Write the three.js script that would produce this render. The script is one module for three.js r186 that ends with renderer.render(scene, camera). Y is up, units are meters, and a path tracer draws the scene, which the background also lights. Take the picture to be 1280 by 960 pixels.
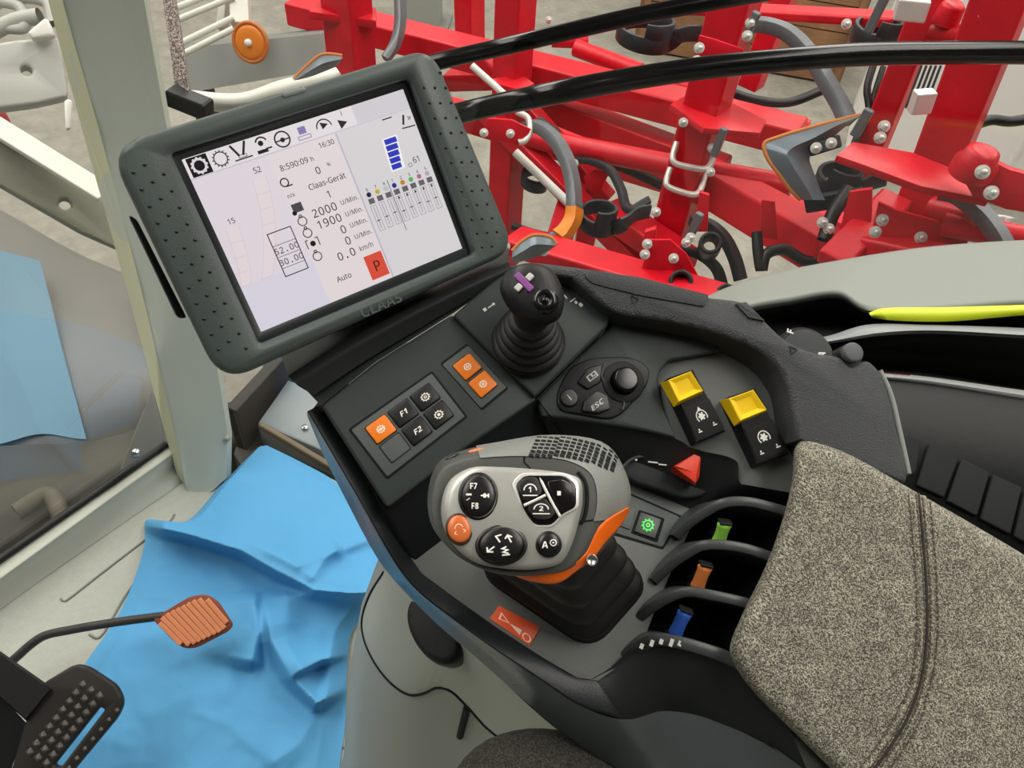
import * as THREE from 'three';
import { RectAreaLightUniformsLib } from 'three/addons/lights/RectAreaLightUniformsLib.js';
import { RoundedBoxGeometry } from 'three/addons/geometries/RoundedBoxGeometry.js';
import { mergeGeometries, mergeVertices, toCreasedNormals } from 'three/addons/utils/BufferGeometryUtils.js';
import { FontLoader } from 'three/addons/loaders/FontLoader.js';
import { TextGeometry } from 'three/addons/geometries/TextGeometry.js';

// ---------------------------------------------------------------- camera, light, exposure
const scene = new THREE.Scene();
const camera = new THREE.PerspectiveCamera(2 * Math.atan(0.5) * 180 / Math.PI, 4 / 3, 0.05, 60);
camera.position.set(0, 1.25, 0);
camera.rotation.set(-45 * Math.PI / 180, 0, 6 * Math.PI / 180, 'YXZ');
camera.updateMatrixWorld();
scene.add(camera);

const renderer = new THREE.WebGLRenderer({ antialias: true });
renderer.toneMapping = THREE.LinearToneMapping;
renderer.toneMappingExposure = 1.0;
renderer.shadowMap.enabled = true;
scene.background = new THREE.Color(0x1a1c1d);

// the hall's ceiling panels: rows of wide diffusers, a glowing face and an area light just below each
RectAreaLightUniformsLib.init();
const HALL = { x0: -9, x1: 11, z0: -13, z1: 7, y0: -1.35, y1: 4.6 };
const PANEL_W = 1.6, PANEL_L = 3.6, PANEL_I = 6.4;
const PANEL_COLOR = 0xfffaf1;
const PANELS = [];
for (const x of [-6.5, -2.2, 2.2, 6.6]) for (const z of [-9.4, -5.2, -1.0]) PANELS.push([x, z]);
for (const [x, z] of PANELS) {
  const l = new THREE.RectAreaLight(PANEL_COLOR, PANEL_I, PANEL_W, PANEL_L);
  l.name = 'panel_light';
  l.position.set(x, HALL.y1 - 0.075, z);
  l.rotation.x = -Math.PI / 2;
  scene.add(l);
}

// ---------------------------------------------------------------- helpers
const V = (x, y, z) => new THREE.Vector3(x, y, z);
const EYE = camera.position.clone(), EYEQ = camera.quaternion.clone(), FOC = 960;
const aim = (px, py) => V((px - 640) / FOC, (480 - py) / FOC, -1).applyQuaternion(EYEQ);
const at = (px, py, d) => EYE.clone().addScaledVector(aim(px, py), d);      // surveyed point: bearing and depth
function rng(seed) { let s = seed >>> 0; return () => { s = (s + 0x6D2B79F5) | 0; let t = Math.imul(s ^ (s >>> 15), 1 | s); t = (t + Math.imul(t ^ (t >>> 7), 61 | t)) ^ t; return ((t ^ (t >>> 14)) >>> 0) / 4294967296; }; }

class Frame {                                              // a surveyed plane: origin, x axis, y = its normal
  constructor(o, X, Y) {
    this.o = o.clone(); this.Y = Y.clone().normalize();
    this.X = X.clone().addScaledVector(this.Y, -X.dot(this.Y)).normalize();
    this.Z = this.X.clone().cross(this.Y);
    this.m = new THREE.Matrix4().makeBasis(this.X, this.Y, this.Z).setPosition(this.o);
    this.inv = this.m.clone().invert();
    this.q = new THREE.Quaternion().setFromRotationMatrix(new THREE.Matrix4().makeBasis(this.X, this.Y, this.Z));
  }
  p(px, py, h = 0) {                                       // bearing -> local point on the plane at height h
    const d = aim(px, py), t = (this.o.clone().sub(EYE).dot(this.Y) + h) / d.dot(this.Y);
    return this.l(EYE.clone().addScaledVector(d, t));
  }
  l(w) { return w.clone().applyMatrix4(this.inv); }
  w(v) { return v.clone().applyMatrix4(this.m); }
  ps(list, h = 0) { return list.map(([x, y]) => this.p(x, y, h)); }
}
const WORLD = new Frame(V(0, 0, 0), V(1, 0, 0), V(0, 1, 0));

const bases = new Map(), used = new Map();
function numbered(name) { const n = used.get(name) || 0; used.set(name, n + 1); return n ? name + '_' + String(n).padStart(3, '0') : name; }
function thing(name, label, category, frame = WORLD, base = V(0, 0, 0), group) {
  const g = new THREE.Group(); g.name = numbered(name);
  g.position.copy(frame.w(base)); g.quaternion.copy(frame.q);
  g.userData = { label, category }; if (group) g.userData.group = group;
  bases.set(g, base.clone()); scene.add(g); return g;
}
function baseOf(o) { while (o && !bases.has(o)) o = o.parent; return o ? bases.get(o) : null; }
function add(parent, name, geo, mat, extra) {              // one named part; geometry is given in the thing's frame
  const b = baseOf(parent); if (b) geo.translate(-b.x, -b.y, -b.z);
  const m = new THREE.Mesh(geo, mat); m.name = name; m.castShadow = m.receiveShadow = true;
  if (extra) m.userData = extra;
  parent.add(m); return m;
}
function structure(name, geo, mat, label, category) {
  const m = new THREE.Mesh(geo, mat); m.name = numbered(name); m.castShadow = m.receiveShadow = true;
  m.userData = { kind: 'structure', label, category: category || 'structure' }; scene.add(m); return m;
}
// closed or open smooth line through points, as [x, y] pairs or vectors
function smooth(list, n, closed = true, tension = 0.5) {
  const c = new THREE.CatmullRomCurve3(list.map(p => p.isVector3 ? p : V(p[0], p[1], 0)), closed, 'centripetal', tension);
  const out = c.getPoints(n); if (closed) out.pop();
  return list[0].isVector3 ? out : out.map(p => [p.x, p.y]);
}
function roundCorners(pts, r, n = 4) {                      // pts: local vectors (x, z used); rounds every corner
  const out = [];
  for (let i = 0; i < pts.length; i++) {
    const p = pts[i], a = pts[(i + pts.length - 1) % pts.length], b = pts[(i + 1) % pts.length];
    const da = a.clone().sub(p), db = b.clone().sub(p), rr = Math.min(Array.isArray(r) ? r[i] : r, da.length() * .45, db.length() * .45);
    if (rr <= 1e-6) { out.push(p.clone()); continue; }
    const s = p.clone().addScaledVector(da.normalize(), rr), e = p.clone().addScaledVector(db.normalize(), rr);
    for (let k = 0; k <= n; k++) { const t = k / n; out.push(s.clone().multiplyScalar((1 - t) ** 2).addScaledVector(p, 2 * t * (1 - t)).addScaledVector(e, t * t)); }
  }
  return out;
}
function slab(pts, h0, h1, { bevel = 0.0008, seg = 2, holes = [], crease = 0.7, bottomBevel = true } = {}) {
  const sh = new THREE.Shape(pts.map(p => new THREE.Vector2(p.x, -p.z)));
  for (const h of holes) sh.holes.push(new THREE.Path(h.map(p => new THREE.Vector2(p.x, -p.z))));
  bevel = Math.min(bevel, (h1 - h0) / 2.05);
  let g = new THREE.ExtrudeGeometry(sh, { depth: h1 - h0 - 2 * bevel, bevelEnabled: bevel > 0, bevelSize: bevel, bevelThickness: bevel, bevelOffset: -bevel, bevelSegments: seg, curveSegments: 8 });
  g.rotateX(-Math.PI / 2); g.translate(0, h0 + bevel, 0);
  return toCreasedNormals(g, crease);
}
function loft(rows, { closed = false, capStart = false, capEnd = false, crease = 0 } = {}) {
  const nr = rows.length, nc = rows[0].length + (closed ? 1 : 0), pos = [], uv = [], idx = [];
  let vAcc = 0;
  for (let i = 0; i < nr; i++) {
    const r = closed ? [...rows[i], rows[i][0]] : rows[i];
    if (i) vAcc += r[0].distanceTo(rows[i - 1][0]) * .5 + r[nc >> 1].distanceTo(rows[i - 1][(nc >> 1) % rows[i - 1].length]) * .5;
    let u = 0;
    for (let j = 0; j < nc; j++) { if (j) u += r[j].distanceTo(r[j - 1]); pos.push(r[j].x, r[j].y, r[j].z); uv.push(u, vAcc); }
  }
  for (let i = 0; i < nr - 1; i++) for (let j = 0; j < nc - 1; j++) {
    const a = i * nc + j, b = a + 1, c = a + nc, d = c + 1; idx.push(a, c, b, b, c, d);
  }
  const cap = (r, flip) => {
    const c = V(0, 0, 0); r.forEach(p => c.add(p)); c.multiplyScalar(1 / r.length);
    const o = pos.length / 3; pos.push(c.x, c.y, c.z); uv.push(c.x, c.z);
    r.forEach(p => { pos.push(p.x, p.y, p.z); uv.push(p.x, p.z); });
    for (let j = 0; j < r.length; j++) { const a = o + 1 + j, b = o + 1 + (j + 1) % r.length; flip ? idx.push(o, b, a) : idx.push(o, a, b); }
  };
  if (capStart) cap(rows[0], false); if (capEnd) cap(rows[nr - 1], true);
  let g = new THREE.BufferGeometry();
  g.setAttribute('position', new THREE.Float32BufferAttribute(pos, 3)); g.setAttribute('uv', new THREE.Float32BufferAttribute(uv, 2));
  g.setIndex(idx); g.computeVertexNormals();
  if (closed) {
    const n = g.attributes.normal;
    for (let i = 0; i < nr; i++) { const a = i * nc, b = a + nc - 1; const s = V(n.getX(a) + n.getX(b), n.getY(a) + n.getY(b), n.getZ(a) + n.getZ(b)).normalize(); n.setXYZ(a, s.x, s.y, s.z); n.setXYZ(b, s.x, s.y, s.z); }
  }
  return crease ? toCreasedNormals(g, crease) : g;
}
function tube(pts, r, n = 40, rs = 8, closed = false) { return new THREE.TubeGeometry(new THREE.CatmullRomCurve3(pts, closed, 'centripetal'), n, r, rs, closed); }
function basisMatrix(o, X, Y, Z) { return new THREE.Matrix4().makeBasis(X, Y, Z).setPosition(o); }
function bar(a, b, w, h, up = V(0, 1, 0), r = 0.004) {      // a rounded rectangular bar from a to b
  const d = b.clone().sub(a), L = d.length(), Z = d.normalize();
  const X = up.clone().cross(Z).normalize(), Y = Z.clone().cross(X);
  const g = new RoundedBoxGeometry(w, h, L, 2, Math.min(r, w * .45, h * .45));
  g.applyMatrix4(basisMatrix(a.clone().add(b).multiplyScalar(.5), X, Y, Z)); return triUV(g);
}
function rod(a, b, r, seg = 14) {
  const d = b.clone().sub(a), L = d.length(); const g = new THREE.CylinderGeometry(r, r, L, seg);
  g.applyQuaternion(new THREE.Quaternion().setFromUnitVectors(V(0, 1, 0), d.normalize())); const c = a.clone().add(b).multiplyScalar(.5);
  g.translate(c.x, c.y, c.z); return g;
}
function lathe(profile, seg = 40) { return new THREE.LatheGeometry(profile.map(([r, y]) => new THREE.Vector2(r, y)), seg); }
function orient(g, o, Y, X = V(1, 0, 0)) {                  // puts a y-up geometry at o with y along Y
  Y = Y.clone().normalize(); X = X.clone().addScaledVector(Y, -X.dot(Y)).normalize(); const Z = X.clone().cross(Y);
  return g.applyMatrix4(basisMatrix(o, X, Y, Z));
}
function stripSweep(pts, side, w, t, n = 60) {              // flat bar bent along a line, width along `side`
  const c = new THREE.CatmullRomCurve3(pts, false, 'centripetal'), rows = [];
  for (let i = 0; i <= n; i++) {
    const p = c.getPoint(i / n), T = c.getTangent(i / n), S = side.clone().addScaledVector(T, -side.dot(T)).normalize(), N = S.clone().cross(T);
    const q = (a, b) => p.clone().addScaledVector(S, a * w / 2).addScaledVector(N, b * t / 2);
    rows.push([q(1, .75), q(.9, 1), q(-.9, 1), q(-1, .75), q(-1, -.75), q(-.9, -1), q(.9, -1), q(1, -.75)]);
  }
  return loft(rows, { closed: true, capStart: true, capEnd: true, crease: 0.6 });
}
function triUV(g) {                                         // uv in metres from the dominant face direction
  if (g.index) g = g.toNonIndexed();
  const p = g.attributes.position, n = g.attributes.normal, uv = new Float32Array(p.count * 2);
  for (let i = 0; i < p.count; i++) {
    const f = i - i % 3; const ax = Math.abs(n.getX(f)), ay = Math.abs(n.getY(f)), az = Math.abs(n.getZ(f));
    const [a, b] = ay >= ax && ay >= az ? [p.getX(i), p.getZ(i)] : ax >= az ? [p.getZ(i), p.getY(i)] : [p.getX(i), p.getY(i)];
    uv[2 * i] = a; uv[2 * i + 1] = b;
  }
  g.setAttribute('uv', new THREE.BufferAttribute(uv, 2)); return g;
}
function fitUV(g, x0, x1, z0, z1) {                         // one picture over a patch of a plane, upright towards -z
  const p = g.attributes.position, uv = new Float32Array(p.count * 2);
  for (let i = 0; i < p.count; i++) { uv[2 * i] = (p.getX(i) - x0) / (x1 - x0); uv[2 * i + 1] = (z1 - p.getZ(i)) / (z1 - z0); }
  g.setAttribute('uv', new THREE.BufferAttribute(uv, 2)); return g;
}
function merge(list) { return mergeGeometries(list.map(g => { g = g.index ? g.toNonIndexed() : g; for (const k of Object.keys(g.attributes)) if (!['position', 'normal', 'uv'].includes(k)) g.deleteAttribute(k); return g; })); }

// ---------------------------------------------------------------- textures and materials
function noiseTex(size, fn, srgb) {
  const d = new Uint8Array(size * size * 4);
  for (let y = 0; y < size; y++) for (let x = 0; x < size; x++) { const c = fn(x, y), i = 4 * (y * size + x); d[i] = c[0]; d[i + 1] = c[1]; d[i + 2] = c[2]; d[i + 3] = 255; }
  const t = new THREE.DataTexture(d, size, size, THREE.RGBAFormat); t.wrapS = t.wrapT = THREE.RepeatWrapping; t.magFilter = THREE.LinearFilter; t.minFilter = THREE.LinearMipmapLinearFilter; t.generateMipmaps = true;
  if (srgb) t.colorSpace = THREE.SRGBColorSpace; t.needsUpdate = true; return t;
}
function valueNoise(seed, cells, size) {                    // tileable smooth noise, 0..1
  const r = rng(seed), g = new Float32Array(cells * cells).map(() => r());
  return (x, y) => {
    const u = x / size * cells, v = y / size * cells, i = Math.floor(u), j = Math.floor(v), a = u - i, b = v - j, s = a * a * (3 - 2 * a), t = b * b * (3 - 2 * b);
    const G = (m, n) => g[((n % cells + cells) % cells) * cells + (m % cells + cells) % cells];
    return (G(i, j) * (1 - s) + G(i + 1, j) * s) * (1 - t) + (G(i, j + 1) * (1 - s) + G(i + 1, j + 1) * s) * t;
  };
}
const grainFine = (() => { const r = rng(5), a = valueNoise(1, 96, 256), b = valueNoise(2, 48, 256); return noiseTex(256, (x, y) => { const v = 255 * (.5 * a(x, y) + .3 * b(x, y) + .2 * r()); return [v, v, v]; }); })();
const grainPebble = (() => { const a = valueNoise(11, 64, 256), b = valueNoise(12, 100, 256); return noiseTex(256, (x, y) => { const v = 255 * Math.max(0, Math.min(1, (a(x, y) * .6 + b(x, y) * .4 - .35) * 3)); return [v, v, v]; }); })();
function tiled(tex, perMetre) { const t = tex.clone(); t.repeat.set(perMetre, perMetre); t.needsUpdate = true; return t; }
const bumpA = tiled(grainFine, 14), bumpB = tiled(grainPebble, 26);
function plastic(color, roughness = .5, o = {}) { return new THREE.MeshPhysicalMaterial({ color, roughness, specularIntensity: .6, bumpMap: bumpA, bumpScale: .00012, side: THREE.DoubleSide, ...o }); }
function plain(color, roughness = .5, o = {}) { return new THREE.MeshStandardMaterial({ color, roughness, side: THREE.DoubleSide, ...o }); }
function canvasTex(w, h, draw) {
  const c = document.createElement('canvas'); c.width = w; c.height = h; const g = c.getContext('2d'); draw(g, w, h);
  const t = new THREE.CanvasTexture(c); t.colorSpace = THREE.SRGBColorSpace; t.anisotropy = 8; return t;
}
const M = {
  deck: plastic(0x313837, .5), well: plastic(0x626563, .5), rim: plastic(0x1b1f21, .4), sideWall: plastic(0x565d61, .26, { specularIntensity: 1 }),
  rail: plastic(0x434547, .62, { bumpMap: bumpB, bumpScale: .0004 }), black: plastic(0x131516, .42), blackGloss: plain(0x070708, .22), blackMatt: new THREE.MeshPhysicalMaterial({ color: 0x17191a, roughness: .75, specularIntensity: .4, side: THREE.DoubleSide }),
  bezel: plastic(0x4c5553, .4), lightGrey: plastic(0xb9beb2, .55), grey: plastic(0x8b908b, .55),
  inner: plastic(0x26292a, .5), fin: plastic(0x434646, .34), panelGrey: plastic(0x525857, .5),
  orange: plain(0xf07d12, .4), yellow: plain(0xf5cc1c, .35), rubber: plain(0x0a0a0a, .5),
  chrome: plain(0xc9c9c9, .28, { metalness: 1 }),
};
const FONT_BOLD = await new FontLoader().loadAsync('fonts/droid/droid_sans_bold.typeface.json');

// ---------------------------------------------------------------- hall
{
  const { x0, x1, z0, z1, y0, y1 } = HALL, box = (a, b, c, d, e, g) => triUV(new THREE.BoxGeometry(b - a, d - c, g - e).translate((a + b) / 2, (c + d) / 2, (e + g) / 2));
  const conc = valueNoise(31, 24, 512), conc2 = valueNoise(32, 90, 512), rr = rng(33);
  const concTex = noiseTex(512, (x, y) => { const v = .72 + .12 * conc(x, y) + .09 * conc2(x, y) + .05 * rr(); return [158 * v, 155 * v, 143 * v]; }, true); concTex.repeat.set(.4, .4);
  structure('floor', box(x0, x1, y0 - .2, y0, z0, z1), new THREE.MeshStandardMaterial({ map: concTex, roughness: .6 }), 'grey concrete floor of the hall', 'floor');
  const wm = plain(0x8f8f8a, .8);
  structure('ceiling', box(x0, x1, y1, y1 + .2, z0, z1), plain(0x9b9b98, .85), 'pale ceiling of the hall', 'ceiling');
  structure('wall_left', box(x0 - .2, x0, y0, y1, z0, z1), wm, 'pale left wall of the hall', 'wall');
  structure('wall_right', box(x1, x1 + .2, y0, y1, z0, z1), wm, 'pale right wall of the hall', 'wall');
  structure('wall_back', box(x0, x1, y0, y1, z0 - .2, z0), wm, 'pale far wall of the hall', 'wall');
  structure('wall_front', box(x0, x1, y0, y1, z1, z1 + .2), wm, 'pale near wall of the hall', 'wall');
  for (const [x, z] of PANELS) {
    const t = thing('ceiling_panel', 'wide white light panel under the hall ceiling', 'ceiling light', WORLD, V(x, y1, z), 'hall ceiling panels');
    add(t, 'frame', box(x - PANEL_W / 2 - .04, x + PANEL_W / 2 + .04, y1 - .06, y1, z - PANEL_L / 2 - .04, z + PANEL_L / 2 + .04), plain(0xdddddd, .5));
    add(t, 'diffuser', box(x - PANEL_W / 2, x + PANEL_W / 2, y1 - .07, y1 - .055, z - PANEL_L / 2, z + PANEL_L / 2), new THREE.MeshStandardMaterial({ color: 0xffffff, emissive: PANEL_COLOR, emissiveIntensity: 2 }));
  }
}

// ---------------------------------------------------------------- cab shell: floor pan, sills, pillar, panes
const FP = (px, py, y = 0) => WORLD.p(px, py, y);
{
  const speck = (() => { const a = valueNoise(61, 40, 256), b = valueNoise(62, 120, 256), r = rng(63); return noiseTex(256, (x, y) => { const v = .95 + .03 * a(x, y) + .03 * b(x, y) + .02 * r(); return [166 * v, 170 * v, 161 * v]; }, true); })();
  const ft = tiled(speck, 3);
  const mat = new THREE.MeshStandardMaterial({ map: ft, roughness: .7, bumpMap: bumpA, bumpScale: .0002, side: THREE.DoubleSide });
  M.cabFloor = mat;
  const fl = [FP(-260, 860), FP(215, 556), FP(292, 600), FP(326, 556), FP(420, 600), FP(500, 690), FP(720, 800), V(.6, 0, -.45), V(1.1, 0, -.2), V(1.1, 0, .7), V(-.9, 0, .7)];
  const floor = structure('floor', slab(fl, -.09, 0, { bevel: .004 }), mat, 'pale grey moulded cab floor mat', 'floor');
  // embossed frame lines of the mat
  const line = (list, r = .0022) => { const m = new THREE.Mesh(tube(list.map(([x, y]) => FP(x, y, .0006)), r, 40, 6), plain(0x7c807a, .7)); m.name = 'mat_rib'; m.castShadow = m.receiveShadow = true; floor.add(m); };
  line([[218, 643], [213, 651], [180, 676], [120, 722], [88, 747], [80, 752], [76, 748]]); line([[200, 690], [160, 740], [128, 793], [122, 798], [112, 793]]);
  line([[418, 912], [432, 935], [448, 905], [440, 898]]);
  // raised sill below the windscreen
  const S = (list, y) => list.map(([x, y2]) => FP(x, y2, y));
  const a = [[-260, 880], [0, 699], [208, 555]], b = [[-255, 905], [0, 722], [215, 566]], c = [[-250, 925], [0, 738], [222, 580]], d = [[-245, 950], [0, 762], [232, 600]];
  structure('trim_1', loft([S(a, -.05), S(a, .05), S(b, .05), S(b.map(([x, y]) => [x, y + 3]), .046), S(c, .008), S(d, .0015), S(d, -.02)].map(r => smooth(r, 20, false))), plastic(0xbcc0b5, .55), 'pale sill below the windscreen', 'sill');
  // dark rubber seal along the glass
  structure('trim_2', tube(S(a, .055), .007, 30, 8), M.rubber, 'black rubber seal at the foot of the windscreen', 'seal');
}
// pillar: hollow box section with a folded inner lip
{
  const bot = FP(243, 612, .004), up = V(0, 1, 0);
  const col = (px0, px1, px2, px3, d) => [at(...px0, d), at(...px1, d), at(...px2, d + .03), at(...px3, d + .12), at((px0[0] + px2[0]) / 2, px0[1], d + .16)];
  const dBot = bot.clone().sub(EYE).applyQuaternion(EYEQ.clone().invert()).z * -1, dTop = dBot * .74;
  const lv = [[-.55, [-17, -300], [14, -300], [40, -300], [118, -300]], [-.12, [42, -70], [62, -70], [82, -70], [172, -70]], [0, [60, 0], [78, 0], [96, 0], [186, 0]], [.3, [103, 163], [124, 163], [138, 163], [215, 163]], [.62, [158, 360], [176, 360], [188, 360], [262, 360]], [.9, [206, 540], [218, 540], [228, 540], [290, 540]], [1, [226, 606], [234, 614], [246, 620], [289, 597]], [1.02, [230, 612], [236, 618], [248, 624], [284, 602]]];
  const rows = lv.map(([u, p0, p1, p2, p3]) => { const d = dTop + (dBot - dTop) * Math.max(-.6, Math.min(1, u)); return [at(...p0, d + .03), at(...p1, d), at(...p2, d + .004), at(p2[0] * .5 + p3[0] * .5, p2[1] * .5 + p3[1] * .5, d + .002), at(p3[0] - 6, p3[1], d + .006), at(...p3, d + .02), at(...p3, d + .10), at(...p0, d + .12)]; });
  const g = loft(rows, { closed: true, capStart: true, capEnd: true, crease: .5 });
  const p = structure('trim_3', g, plastic(0xb6bdb2, .5), 'pale grey painted cab pillar at the corner of the windscreen', 'pillar');
  const lip = new THREE.Mesh(loft([[], []].map((_, k) => smooth(lv.map(([u, p0, p1]) => { const d = dTop + (dBot - dTop) * Math.max(-.6, Math.min(1, u)) - .004; return at(k ? p1[0] : p0[0], p0[1], k ? d : d + .03); }), 40, false))), plastic(0xc3c5a8, .5)); lip.name = 'pillar_lip'; lip.castShadow = lip.receiveShadow = true; p.add(lip);
  const clip = at(284, 548, dTop + (dBot - dTop) * .92); const cg = new THREE.SphereGeometry(.006, 12, 8); cg.translate(clip.x, clip.y, clip.z); const cm = new THREE.Mesh(cg, plain(0x8d9489, .5)); cm.name = 'trim_clip'; p.add(cm);
}
// panes
const glassMat = new THREE.MeshPhysicalMaterial({ color: 0xffffff, transmission: 1, thickness: 0, roughness: 0, ior: 1.5, side: THREE.DoubleSide });
{
  const A = FP(208, 553, .05), B = FP(-260, 880, .05);
  const dir = B.clone().sub(A).setY(0).normalize(), n = V(-dir.z, 0, dir.x);
  const quad = (pts, th = .004) => { const nn = pts[1].clone().sub(pts[0]).cross(pts[2].clone().sub(pts[0])).normalize().multiplyScalar(th); return loft([pts, pts.map(p => p.clone().add(nn))], { closed: true, capStart: true, capEnd: true, crease: .3 }); };
  const lean = V(0, 1.5, 0).add(n.clone().multiplyScalar(.0));
  structure('window_1', quad([A.clone().addScaledVector(dir, -.05), B, B.clone().add(lean), A.clone().addScaledVector(dir, -.05).add(lean)]), glassMat, 'clear windscreen pane left of the pillar', 'window');
  const C = FP(300, 540, -.04).setY(-.22), D = at(1330, 312, 1.2).setY(-.22), E = D.clone().sub(C).setLength(.9).add(D);
  structure('window_2', quad([C, E, E.clone().setY(1.6), C.clone().setY(1.6)]), new THREE.MeshPhysicalMaterial({ color: 0xffffff, transmission: 1, thickness: 0, roughness: 0, ior: 1.5, specularIntensity: .35, side: THREE.DoubleSide }), 'clear side pane between the cab and the red machine', 'window');
}
// side lining of the cab right of the console: sill, lime strip, trough and lower panel
{
  const R = (list) => list.map(([x, y, d]) => at(x, y, d));
  const top = [[880, 372], [909, 359], [958, 343], [1044, 326], [1155, 309], [1280, 300], [1400, 297]];
  const low = [[905, 395], [939, 384], [985, 376], [1048, 368], [1086, 388], [1280, 380], [1420, 380]];
  const mk = (l, d) => { const a = l[l.length - 1], b = l[l.length - 2], k = (a[1] - b[1]) / (a[0] - b[0]); return smooth([...l, [a[0] + 200, a[1] + 200 * k], [a[0] + 420, a[1] + 420 * k]].map(([x, y]) => at(x, y, d)), 60, false); };
  const sill = structure('trim_4', loft([mk(top, 1.20).map(p => p.clone().add(V(.05, -.1, -.05))), mk(top, 1.12), mk(top.map(([x, y]) => [x, y + 3]), 1.105), mk(low.map(([x, y]) => [x, y - 8]), .985), mk(low, .975), mk(low.map(([x, y]) => [x, y + 3]), .99), mk(low.map(([x, y]) => [x, y + 6]), 1.04)]), plastic(0x868b85, .6), 'grey moulded window sill with a lime strip', 'sill');
  const part = (n, g, m, l) => { const o = new THREE.Mesh(g, m); o.name = n; o.castShadow = o.receiveShadow = true; if (l) o.userData.label = l; sill.add(o); };
  const l0 = [[1086, 391], [1100, 386], [1180, 384], [1280, 381], [1420, 376]], l1 = [[1090, 397], [1110, 400], [1180, 402], [1280, 394], [1420, 384]];
  part('lime_strip', loft([mk(l0, .985), mk(l0, .972), mk(l1, .966), mk(l1, .985)]), plain(0xc6d61c, .45), 'lime green strip');
  part('recess', loft([mk([[905, 395], [939, 384], [985, 376], [1048, 368], [1090, 395], [1280, 394], [1420, 392]], 1.04), mk([[900, 420], [940, 405], [985, 398], [1060, 405], [1100, 408], [1280, 412], [1420, 420]], 1.06), mk([[900, 450], [960, 436], [1000, 428], [1060, 424], [1130, 418], [1280, 420], [1420, 428]], .98)]), M.inner);
  // the trough below it
  const t = structure('trim_5', loft([mk([[960, 432], [1034, 420], [1083, 406], [1160, 406], [1280, 410], [1420, 418]], .97), mk([[960, 437], [1034, 427], [1100, 416], [1160, 413], [1280, 419], [1420, 428]], .945), mk([[960, 440], [1034, 430], [1100, 420], [1160, 417], [1280, 423], [1420, 432]], .955)]), plastic(0x85898a, .35), 'grey rim of the dark side trough', 'trim');
  const tp = (n, g, m, l) => { const o = new THREE.Mesh(g, m); o.name = n; o.castShadow = o.receiveShadow = true; if (l) o.userData.label = l; t.add(o); };
  tp('trough', loft([mk([[960, 440], [1034, 430], [1100, 420], [1160, 417], [1280, 423], [1420, 432]], .955), mk([[960, 470], [1034, 465], [1100, 460], [1160, 465], [1280, 485], [1420, 500]], 1.08), mk([[960, 470], [1034, 462], [1106, 466], [1160, 471], [1280, 488], [1420, 505]], .93)]), M.black);
  tp('trough_edge', loft([mk([[1000, 462], [1060, 464], [1106, 467], [1160, 472], [1280, 489], [1420, 507]], .93), mk([[1000, 466], [1060, 468], [1106, 471], [1160, 476], [1280, 494], [1420, 512]], .915), mk([[1000, 469], [1060, 471], [1106, 474], [1160, 480], [1280, 499], [1420, 518]], .92)]), plastic(0x85898a, .35));
  tp('side_panel', loft([mk([[1000, 469], [1060, 471], [1106, 474], [1160, 480], [1280, 499], [1420, 518]], .92), mk([[1000, 700], [1060, 700], [1130, 700], [1200, 720], [1300, 740], [1420, 760]], .80), mk([[1000, 700], [1060, 700], [1130, 700], [1200, 720], [1300, 740], [1420, 760]], .80).map(p => p.clone().setY(0))]), plastic(0x0f1212, .5));
  // black rubber tiles on the lower panel
  const A = at(1106, 474, .92).lerp(at(1130, 700, .80), .4), B = at(1280, 499, .92).lerp(at(1300, 740, .80), .4), C2 = at(1280, 499, .92).lerp(at(1300, 740, .80), .8), nP = B.clone().sub(A).cross(C2.clone().sub(A)); if (nP.dot(EYE.clone().sub(A)) < 0) nP.negate();
  const PF = new Frame(A, B.clone().sub(A), nP);
  const tile = (px, n) => { const q = roundCorners(PF.ps(px, .006), .003); const g = slab(q, -.012, .006, { bevel: .002, seg: 3 }); g.applyMatrix4(PF.m); tp(n, g, M.blackMatt); };
  tile([[1126, 540], [1152, 550], [1146, 590], [1130, 600]], 'rubber_tile'); tile([[1163, 553], [1199, 571], [1181, 622], [1146, 606]], 'rubber_tile'); tile([[1203, 573], [1238, 590], [1222, 645], [1184, 626]], 'rubber_tile'); tile([[1242, 592], [1278, 609], [1264, 668], [1226, 648]], 'rubber_tile'); tile([[1282, 612], [1318, 630], [1306, 690], [1268, 670]], 'rubber_tile');
}

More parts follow.
